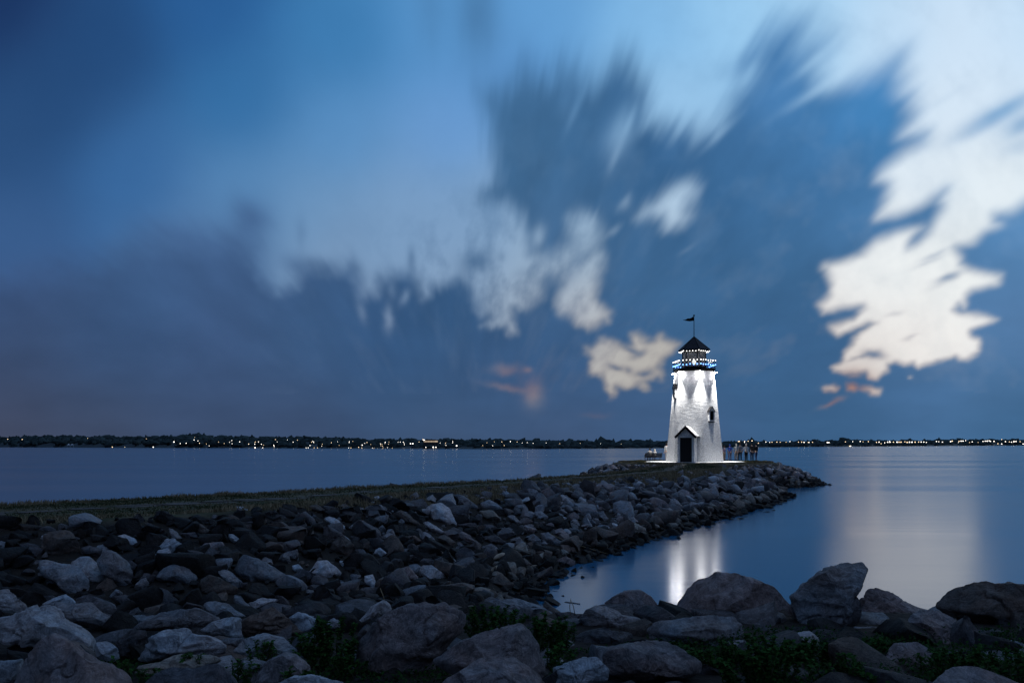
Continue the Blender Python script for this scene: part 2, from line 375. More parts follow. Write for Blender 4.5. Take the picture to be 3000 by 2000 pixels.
# ================================================================ WATER, GROUND, PATH, GRASS
TW = at(2034, 1353, 83.0); TWX, TWY = TW.x, TW.y       # the lighthouse
HEAD_R = 8.0
def gp(px, py): p = ground(px, py, PLAT); return (p.x, p.y)
FRONT = [gp(-1500,1580), gp(-600,1552), gp(0,1531), gp(500,1513), gp(893,1477), gp(1150,1453), gp(1410,1434), gp(1650,1412), gp(1900,1391), gp(2060,1377), gp(2140,1370)]
BACK = [gp(-1500,1525), gp(-600,1504), gp(0,1482), gp(274,1464), gp(750,1447), gp(1000,1432), gp(1260,1419), gp(1500,1407), gp(1730,1391), gp(1850,1379), gp(1900,1370)]
CREST = FRONT + [(TWX, TWY)] + BACK[::-1]
def crest_dist(P):
    P = np.atleast_2d(P)
    d = sd_poly(P, CREST)
    h = np.hypot(P[:,0]-TWX, P[:,1]-TWY) - HEAD_R
    k = .6
    t = np.clip(.5+.5*(h-d)/k, 0, 1)
    return h*(1-t)+d*t - k*t*(1-t)
def terrain(P):
    P = np.atleast_2d(np.asarray(P, float)); x, y = P[:,0], P[:,1]
    d = crest_dist(P)
    zj = PLAT - np.interp(y,[18,21,27.4,37,46,60,83],[.27,.29,.385,.41,.43,.49,.49])*np.maximum(d, 0)
    yc = 7.6 + .25*np.maximum(-x-3, 0)*.0
    zs = 2.34 + .03*np.minimum(6-y, 3) - .55*np.maximum(y-yc, 0)
    zf = -.9 + 1.5*sstep(2.0, -1.2, x)
    zf = np.where(y < 30, zf, -2)
    z = np.maximum(np.maximum(zj, zs), zf)
    z = np.maximum(z, -1.3)
    return z
def terr(x, y): return float(terrain([(x, y)])[0])
def march(px, py, d0=4.0, d1=110.):
    """depth at which the sight line through a photo pixel meets the ground"""
    r = ray(px, py)
    Ds = np.concatenate([np.arange(d0, 30, .1), np.arange(30, d1, .25)])
    P = np.stack([r[0]*Ds/F, Ds], 1); z = E + r[2]*Ds/F
    T = terrain(P)
    k = np.argmax(z <= T)
    return float(Ds[k]) if (z <= T).any() else None

def build_ground():
    xs = np.arange(-70, 70.1, .5); ys = np.arange(-12, 104, .4)
    X, Y = np.meshgrid(xs, ys); P = np.stack([X.ravel(), Y.ravel()], 1)
    z = terrain(P); d = crest_dist(P)
    z += .03*fbm(np.stack([P[:,0]*.8, P[:,1]*.8, z*0], 1), 3)*(np.hypot(P[:,0]-TWX, P[:,1]-TWY) > 7.5)
    # the grassy edge rolls over a little and lies behind a low bank
    n = fbm(np.stack([P[:,0]*.5, P[:,1]*.5, z*0+4], 1), 3)
    turf = sstep(.5, -.15, d + n*.5)
    V = np.stack([P[:,0], P[:,1], z], 1)
    nx, ny = len(xs), len(ys)
    i = np.arange(ny-1)[:,None]*nx + np.arange(nx-1)[None]
    Fc = np.stack([i, i+1, i+nx+1, i+nx], -1).reshape(-1,4)
    m, nt, out = mat_new('soil_and_turf')
    a = N(nt,'ShaderNodeAttribute',attribute_name='turf')
    tc = N(nt,'ShaderNodeTexCoord')
    nz = N(nt,'ShaderNodeTexNoise'); nz.inputs['Scale'].default_value=1.1; nz.inputs['Detail'].default_value=8; nz.inputs['Roughness'].default_value=.65
    n2 = N(nt,'ShaderNodeTexNoise'); n2.inputs['Scale'].default_value=14; n2.inputs['Detail'].default_value=6
    nt.links.new(tc.outputs['Object'],nz.inputs['Vector']); nt.links.new(tc.outputs['Object'],n2.inputs['Vector'])
    cr = N(nt,'ShaderNodeValToRGB'); cr.color_ramp.elements[0].position=.38; cr.color_ramp.elements[0].color=(.042,.048,.024,1)
    cr.color_ramp.elements[1].position=.66; cr.color_ramp.elements[1].color=(.12,.096,.062,1)
    nt.links.new(nz.outputs['Fac'],cr.inputs[0])
    cs = N(nt,'ShaderNodeValToRGB'); cs.color_ramp.elements[0].color=(.012,.010,.009,1); cs.color_ramp.elements[1].color=(.045,.036,.030,1)
    nt.links.new(n2.outputs['Fac'],cs.inputs[0])
    mx = N(nt,'ShaderNodeMix',data_type='RGBA'); nt.links.new(a.outputs['Fac'],mx.inputs['Factor'])
    nt.links.new(cs.outputs[0],mx.inputs[6]); nt.links.new(cr.outputs[0],mx.inputs[7])
    p = N(nt,'ShaderNodeBsdfPrincipled'); p.inputs['Roughness'].default_value=.95; p.inputs['Specular IOR Level'].default_value=.1
    nt.links.new(mx.outputs[2],p.inputs['Base Color'])
    b = N(nt,'ShaderNodeBump'); b.inputs['Strength'].default_value=.8; b.inputs['Distance'].default_value=.06
    nt.links.new(n2.outputs['Fac'],b.inputs['Height']); nt.links.new(b.outputs[0],p.inputs['Normal'])
    nt.links.new(p.outputs[0],out.inputs[0])
    o = obj('ground', mesh_np('ground', V, Fc, m, True, {'turf': turf}))
    tag(o, 'dark soil bank and grassy jetty top under the rocks', kind='structure')
build_ground()

def build_water():
    m, nt, out = mat_new('lake_water')
    p = N(nt,'ShaderNodeBsdfPrincipled'); p.inputs['Base Color'].default_value=(.014,.10,.20,1)
    p.inputs['IOR'].default_value=1.33; p.inputs['Specular IOR Level'].default_value=.5; p.inputs['Specular Tint'].default_value=(.76,.90,1,1)
    tc = N(nt,'ShaderNodeTexCoord')
    # wind bands: rougher and smoother lanes lying across the lake
    mp = N(nt,'ShaderNodeMapping'); mp.inputs['Scale'].default_value=(.004,.030,1); mp.inputs['Rotation'].default_value=(0,0,math.radians(4))
    nt.links.new(tc.outputs['Object'],mp.inputs['Vector'])
    nb = N(nt,'ShaderNodeTexNoise'); nb.inputs['Scale'].default_value=1; nb.inputs['Detail'].default_value=6; nb.inputs['Roughness'].default_value=.62
    nt.links.new(mp.outputs[0],nb.inputs['Vector'])
    mr = N(nt,'ShaderNodeMapRange'); mr.inputs[1].default_value=.32; mr.inputs[2].default_value=.68; mr.inputs[3].default_value=.10; mr.inputs[4].default_value=.21
    nt.links.new(nb.outputs['Fac'],mr.inputs[0]); nt.links.new(mr.outputs[0],p.inputs['Roughness'])
    mq = N(nt,'ShaderNodeMapping'); mq.inputs['Scale'].default_value=(.16,.9,1); mq.inputs['Rotation'].default_value=(0,0,math.radians(-6))
    nt.links.new(tc.outputs['Object'],mq.inputs['Vector'])
    nc = N(nt,'ShaderNodeTexNoise'); nc.inputs['Scale'].default_value=1; nc.inputs['Detail'].default_value=4; nc.inputs['Roughness'].default_value=.55
    nt.links.new(mq.outputs[0],nc.inputs['Vector'])
    b = N(nt,'ShaderNodeBump'); b.inputs['Strength'].default_value=.12; b.inputs['Distance'].default_value=.05
    nt.links.new(nc.outputs['Fac'],b.inputs['Height']); nt.links.new(b.outputs[0],p.inputs['Normal'])
    nt.links.new(p.outputs[0],out.inputs[0])
    n = 48; R = 8980.
    V = [(0,0,0)]+[(R*math.cos(2*PI*i/n),R*math.sin(2*PI*i/n),0) for i in range(n)]
    Fc = [(0,1+i,1+(i+1)%n) for i in range(n)]
    o = obj('water', mesh_np('water', V, Fc, m)); tag(o,'calm dusk lake water reflecting the sky', kind='structure')
build_water()

def centre_line(k=60):
    Fp = np.array(FRONT); Bp = np.array(BACK); M = (Fp+Bp)/2
    M = np.vstack([M[:-1], [[TWX-2.0, TWY-5.5]]])
    s = np.concatenate([[0], np.cumsum(np.hypot(*np.diff(M,axis=0).T))])
    return M, s
def build_path():
    M, s = centre_line(); rnd = random.Random(3)
    mb = MB(); t = 0
    while t < s[-1]-2:
        L = rnd.uniform(.7,1.4)
        def pt(u):
            return np.array([np.interp(u,s,M[:,0]), np.interp(u,s,M[:,1])])
        c = pt(t+L/2); dr = pt(t+L)-pt(t); dr /= np.hypot(*dr); nr = np.array([-dr[1],dr[0]])
        for side in (-.26,.30):
            w_ = rnd.uniform(.40,.66); a = []
            for k in range(6):
                th = 2*PI*k/6+rnd.uniform(-.2,.2)
                a.append(c+dr*math.cos(th)*L*.54*rnd.uniform(.88,1.08)+nr*(side+math.sin(th)*w_*.5*rnd.uniform(.85,1.1)+.15*math.sin(t*.7)))
            z = terr(*c)+rnd.uniform(-.01,.03)
            mb.prism([tuple(q) for q in a], z-.08, z)
        t += L*rnd.uniform(1.0,1.12)
    o = mb.build('path', principled('flagstone',(.085,.068,.055),.85,noise=.35,nscale=1.3,bump=.5,bscale=12))
    tag(o,'worn flagstone path along the grassy jetty top', kind='structure')
build_path()

def build_pavement():
    m = principled('pale_concrete',(.55,.54,.52),.8,noise=.15,nscale=2,bump=.3,bscale=20)
    mb = MB(); n = 64
    poly = [(TWX+5.0*math.cos(2*PI*i/n)*(1+.01*math.sin(5*i)), TWY+5.0*math.sin(2*PI*i/n)) for i in range(n)]
    mb.prism(poly, PLAT-.15, PLAT+.045)
    o = mb.build('pavement', m); tag(o,'round pale concrete pavement at the foot of the lighthouse', kind='structure')
build_pavement()

def build_grass():
    rng = np.random.RandomState(5)
    Vs, cs = [], []
    # candidates along the jetty top, dense on both edges
    M, s = centre_line()
    n = 90000
    u = rng.rand(n)**1.35*(s[-1]) ; side = rng.uniform(-1,1,n); side = np.sign(side)*np.abs(side)**.55
    cx = np.interp(u,s,M[:,0]); cy = np.interp(u,s,M[:,1])
    dx = np.interp(u+.5,s,M[:,0])-np.interp(u-.5,s,M[:,0]); dy = np.interp(u+.5,s,M[:,1])-np.interp(u-.5,s,M[:,1])
    L = np.hypot(dx,dy)+1e-6
    P = np.stack([cx-dy/L*side*3.5, cy+dx/L*side*3.5],1)
    # ring of the head
    k = 22000; a = rng.rand(k)*2*PI; r = HEAD_R-.2-rng.rand(k)**2*3.2
    P = np.vstack([P, np.stack([TWX+r*np.cos(a), TWY+r*np.sin(a)],1)])
    d = crest_dist(P)
    keep = (d < 1.15) & (np.hypot(P[:,0]-TWX,P[:,1]-TWY) > 5.3) & (P[:,1] > 6)
    P, d = P[keep], d[keep]
    clump = fbm(np.stack([P[:,0]*.9,P[:,1]*.9,P[:,0]*0],1),3)
    edge = sstep(-.9,.15,d)
    h = (.03+.10*edge*(1+1.4*clump)+.03*rng.rand(len(P)))
    h = np.clip(h*(.7+.6*rng.rand(len(P))), .02, .26)
    z = terrain(P)-.01
    wd = .010+.012*rng.rand(len(P)) + .0004*P[:,1]
    th = rng.rand(len(P))*2*PI; lean = rng.normal(size=(len(P),2))*.35*h[:,None]
    a = np.stack([P[:,0]-np.cos(th)*wd, P[:,1]-np.sin(th)*wd, z],1)
    b = np.stack([P[:,0]+np.cos(th)*wd, P[:,1]+np.sin(th)*wd, z],1)
    c = np.stack([P[:,0]+lean[:,0], P[:,1]+lean[:,1], z+h],1)
    V = np.stack([a,b,c],1).reshape(-1,3); Fc = np.arange(len(V)).reshape(-1,3)
    dry = sstep(-.1,.7, edge*.8+clump*1.1+rng.normal(size=len(P))*.15+.02)
    col = np.array([.042,.052,.022])[None]*(1-dry[:,None])+np.array([.25,.195,.12])[None]*dry[:,None]
    col = np.repeat(col,3,0)
    m, nt, out = mat_new('grass_blades')
    at_ = N(nt,'ShaderNodeAttribute',attribute_name='tint'); p = N(nt,'ShaderNodeBsdfPrincipled')
    p.inputs['Roughness'].default_value=.9; p.inputs['Specular IOR Level'].default_value=.1
    nt.links.new(at_.outputs['Vector'],p.inputs['Base Color']); nt.links.new(p.outputs[0],out.inputs[0])
    o = obj('grass', mesh_np('grass',V,Fc,m,False,{'tint':col})); tag(o,'short green and straw-brown grass on the jetty top',kind='stuff')
build_grass()
# ================================================================ ROCKS
def ico(n):
    bm = bmesh.new(); bmesh.ops.create_icosphere(bm, subdivisions=n, radius=1)
    V = np.array([v.co[:] for v in bm.verts]); Fc = np.array([[v.index for v in f.verts] for f in bm.faces]); bm.free()
    return V/np.linalg.norm(V,axis=1)[:,None], Fc
ICO = {n: ico(n) for n in (3,4,5,6)}

def rock_material():
    m, nt, out = mat_new('weathered_stone')
    at_ = N(nt,'ShaderNodeAttribute',attribute_name='tint')
    g = N(nt,'ShaderNodeNewGeometry'); oi = N(nt,'ShaderNodeObjectInfo')
    def noise(s, d, r=.6, dist=0):
        n = N(nt,'ShaderNodeTexNoise'); n.inputs['Scale'].default_value=s; n.inputs['Detail'].default_value=d; n.inputs['Roughness'].default_value=r; n.inputs['Distortion'].default_value=dist
        nt.links.new(g.outputs['Position'],n.inputs['Vector']); return n
    def rng_(src, a, b, c, d):
        r = N(nt,'ShaderNodeMapRange'); r.inputs[1].default_value=a; r.inputs[2].default_value=b; r.inputs[3].default_value=c; r.inputs[4].default_value=d
        nt.links.new(src, r.inputs[0]); return r
    big = noise(2.1, 6, .65, .6); med = noise(9, 8, .7, 1.2); fine = noise(48, 6, .75)
    # broad warm / cool drift in the stone
    mx = N(nt,'ShaderNodeMix',data_type='RGBA'); mx.inputs[6].default_value=(1.13,.97,.91,1); mx.inputs[7].default_value=(.90,1.0,1.08,1)
    r1 = rng_(big.outputs['Fac'], .40,.60,0,1); nt.links.new(r1.outputs[0],mx.inputs['Factor'])
    mul = N(nt,'ShaderNodeMix',data_type='RGBA',blend_type='MULTIPLY'); mul.inputs['Factor'].default_value=1
    nt.links.new(at_.outputs['Vector'],mul.inputs[6]); nt.links.new(mx.outputs[2],mul.inputs[7])
    # mottling
    r2 = rng_(med.outputs['Fac'], .32,.70,.50,1.55)
    r3 = rng_(fine.outputs['Fac'], .3,.7,.72,1.28)
    mm = N(nt,'ShaderNodeMath',operation='MULTIPLY'); nt.links.new(r2.outputs[0],mm.inputs[0]); nt.links.new(r3.outputs[0],mm.inputs[1])
    rr = rng_(oi.outputs['Random'],0,1,.72,1.12)
    m2 = N(nt,'ShaderNodeMath',operation='MULTIPLY'); nt.links.new(mm.outputs[0],m2.inputs[0]); nt.links.new(rr.outputs[0],m2.inputs[1])
    sc_ = N(nt,'ShaderNodeVectorMath',operation='SCALE'); nt.links.new(mul.outputs[2],sc_.inputs[0]); nt.links.new(m2.outputs[0],sc_.inputs['Scale'])
    # pale mineral scars and veins
    vn = noise(3.4, 7, .72, 2.2)
    ab = N(nt,'ShaderNodeMath',operation='SUBTRACT'); nt.links.new(vn.outputs['Fac'],ab.inputs[0]); ab.inputs[1].default_value=.5
    ab2 = N(nt,'ShaderNodeMath',operation='ABSOLUTE'); nt.links.new(ab.outputs[0],ab2.inputs[0])
    vr = rng_(ab2.outputs[0], .0,.014,.55,0)
    sp = rng_(fine.outputs['Fac'], .60,.72,0,.45)
    mxm = N(nt,'ShaderNodeMath',operation='MAXIMUM'); nt.links.new(vr.outputs[0],mxm.inputs[0]); nt.links.new(sp.outputs[0],mxm.inputs[1])
    br = N(nt,'ShaderNodeVectorMath',operation='MULTIPLY_ADD'); nt.links.new(at_.outputs['Vector'],br.inputs[0]); br.inputs[1].default_value=(1.9,1.95,2.0); br.inputs[2].default_value=(.008,.008,.009)
    mf = N(nt,'ShaderNodeMix',data_type='RGBA'); nt.links.new(mxm.outputs[0],mf.inputs['Factor']); nt.links.new(sc_.outputs[0],mf.inputs[6]); nt.links.new(br.outputs[0],mf.inputs[7])
    p = N(nt,'ShaderNodeBsdfPrincipled'); p.inputs['Roughness'].default_value=.72; p.inputs['Specular IOR Level'].default_value=.16
    nt.links.new(mf.outputs[2],p.inputs['Base Color'])
    b1 = N(nt,'ShaderNodeBump'); b1.inputs['Strength'].default_value=1.0; b1.inputs['Distance'].default_value=.07; nt.links.new(med.outputs['Fac'],b1.inputs['Height'])
    b2 = N(nt,'ShaderNodeBump'); b2.inputs['Strength'].default_value=.6; b2.inputs['Distance'].default_value=.012; nt.links.new(fine.outputs['Fac'],b2.inputs['Height']); nt.links.new(b1.outputs[0],b2.inputs['Normal'])
    nt.links.new(b2.outputs[0],p.inputs['Normal'])
    nt.links.new(p.outputs[0],out.inputs[0])
    return m
ROCK = rock_material()
TINT = {'pale':(.38,.39,.41),'white':(.50,.51,.53),'grey':(.225,.228,.24),'pink':(.245,.208,.205),'brown':(.115,.092,.080),'dark':(.026,.023,.022),'mid':(.10,.095,.10),'buff':(.24,.215,.185),'wet':(.012,.011,.011)}

def cut(V, rs, n, lo, hi, face=None):
    for _ in range(n):
        d = rs.normal(size=3)
        if face is not None: d = d*np.array([.8,1,.8]); d[1] = -abs(d[1])-face
        d /= np.linalg.norm(d); h = rs.uniform(lo, hi)
        e = V@d - h; V = V - np.outer(np.maximum(e,0)*.99, d)
    return V

def outline_rock(name, poly, D, tint, seed, sub=5, thick=.85, rough=1.0, layered=0):
    """boulder with the seen outline poly (photo pixels) at distance D, real size and depth"""
    rs = np.random.RandomState(seed)
    pts = np.array([at(x,y,D)[:] for x,y in poly])[:, [0,2]]
    # area centroid
    x, z = pts[:,0], pts[:,1]; x1, z1 = np.roll(x,-1), np.roll(z,-1); cr = x*z1-x1*z; A = cr.sum()/2
    c = np.array([((x+x1)*cr).sum(), ((z+z1)*cr).sum()])/(6*A)
    q = pts-c
    # radius at every angle
    th = np.linspace(-PI, PI, 361); Rt = np.zeros(361)
    dirs = np.stack([np.cos(th), np.sin(th)], 1)
    for i in range(len(q)):
        a, b = q[i], q[(i+1)%len(q)]; e = b-a
        den = dirs[:,0]*e[1]-dirs[:,1]*e[0]
        with np.errstate(divide='ignore', invalid='ignore'):
            t = (a[0]*e[1]-a[1]*e[0])/den; s_ = (a[0]*dirs[:,1]-a[1]*dirs[:,0])/den
        ok = (t > 0) & (s_ >= -.001) & (s_ <= 1.001)
        Rt = np.where(ok, np.maximum(Rt, np.where(ok, t, 0)), Rt)
    Rt[Rt == 0] = np.median(Rt)
    Rs = (np.roll(Rt[:-1],1)+2*Rt[:-1]+np.roll(Rt[:-1],-1))/4; Rs = (np.roll(Rs,2)+2*Rs+np.roll(Rs,-2))/4
    Rt = np.append(Rs, Rs[0])
    w_, h_ = np.ptp(pts[:,0]), np.ptp(pts[:,1]); size = math.sqrt(w_*h_)
    V, Fc = ICO[sub]
    V = cut(V.copy(), rs, 10, .42, .74, .25)
    V = cut(V, rs, 4, .74, .93)
    t = np.arctan2(V[:,2], V[:,0]); rho = np.hypot(V[:,0], V[:,2])
    R = np.interp(t, th, Rt)
    k = 1.0
    W = np.stack([np.cos(t)*rho*R*k, V[:,1]*size*.5*thick, np.sin(t)*rho*R*k], 1)
    nrm = V/np.linalg.norm(V,axis=1)[:,None]
    o3 = rs.uniform(0,90,3)
    f = 1.6/size
    n1 = fbm(W*f+o3, 5, .55)
    rid = 1-np.abs(fbm(W*f*1.9+o3+31, 4, .55))*2.2
    n2 = fbm(W*f*7+o3+7, 3, .6)
    dsp = (.075*n1 + .020*(rid-.6) + .018*n2)*rough
    if layered:
        st = W[:,2]*11/size + .8*n1
        dsp += layered*(.022*np.sin(st*2.0)+.016*np.sin(st*4.7+1)) 
    # cracks
    cn = fbm(W*f*1.1+o3+60, 3)
    dsp -= .035*np.exp(-(cn/.022)**2)*rough
    sil = 1-.45*np.exp(-(nrm[:,1]/.25)**2)
    W = W + nrm*(dsp*sil*size)[:,None]
    # pull the weathered shape back out to its true outline
    for _ in range(2):
        t2 = np.arctan2(W[:,2], W[:,0]); r2 = np.hypot(W[:,0], W[:,2]); nb = 48
        bi = ((t2+PI)/(2*PI)*nb).astype(int) % nb; mxr = np.zeros(nb); np.maximum.at(mxr, bi, r2)
        tcn = -PI+(np.arange(nb)+.5)*2*PI/nb; want = np.interp(tcn, th, Rt)
        ra = np.clip(want/np.maximum(mxr,1e-4), .85, 1.7); ra = (np.roll(ra,1)+2*ra+np.roll(ra,-1))/4
        g_ = np.interp(t2, np.concatenate([[tcn[-1]-2*PI],tcn,[tcn[0]+2*PI]]), np.concatenate([[ra[-1]],ra,[ra[0]]]))
        W[:,0] *= g_; W[:,2] *= g_
    tc = np.array(TINT[tint])*rs.uniform(.88,1.12)
    tint_a = np.repeat(tc[None], len(W), 0)
    me = mesh_np(name, W, Fc, ROCK, True, {'tint': tint_a})
    return obj(name, me, None, (c[0], D, c[1]))

def zc(tagc, pts):
    ox, oy, k = {'A':(0,1350,2.352),'B':(900,1350,2.352),'C':(1900,1350,2352/1100)}[tagc]
    return [(ox+x/k, oy+y/k) for x,y in pts]

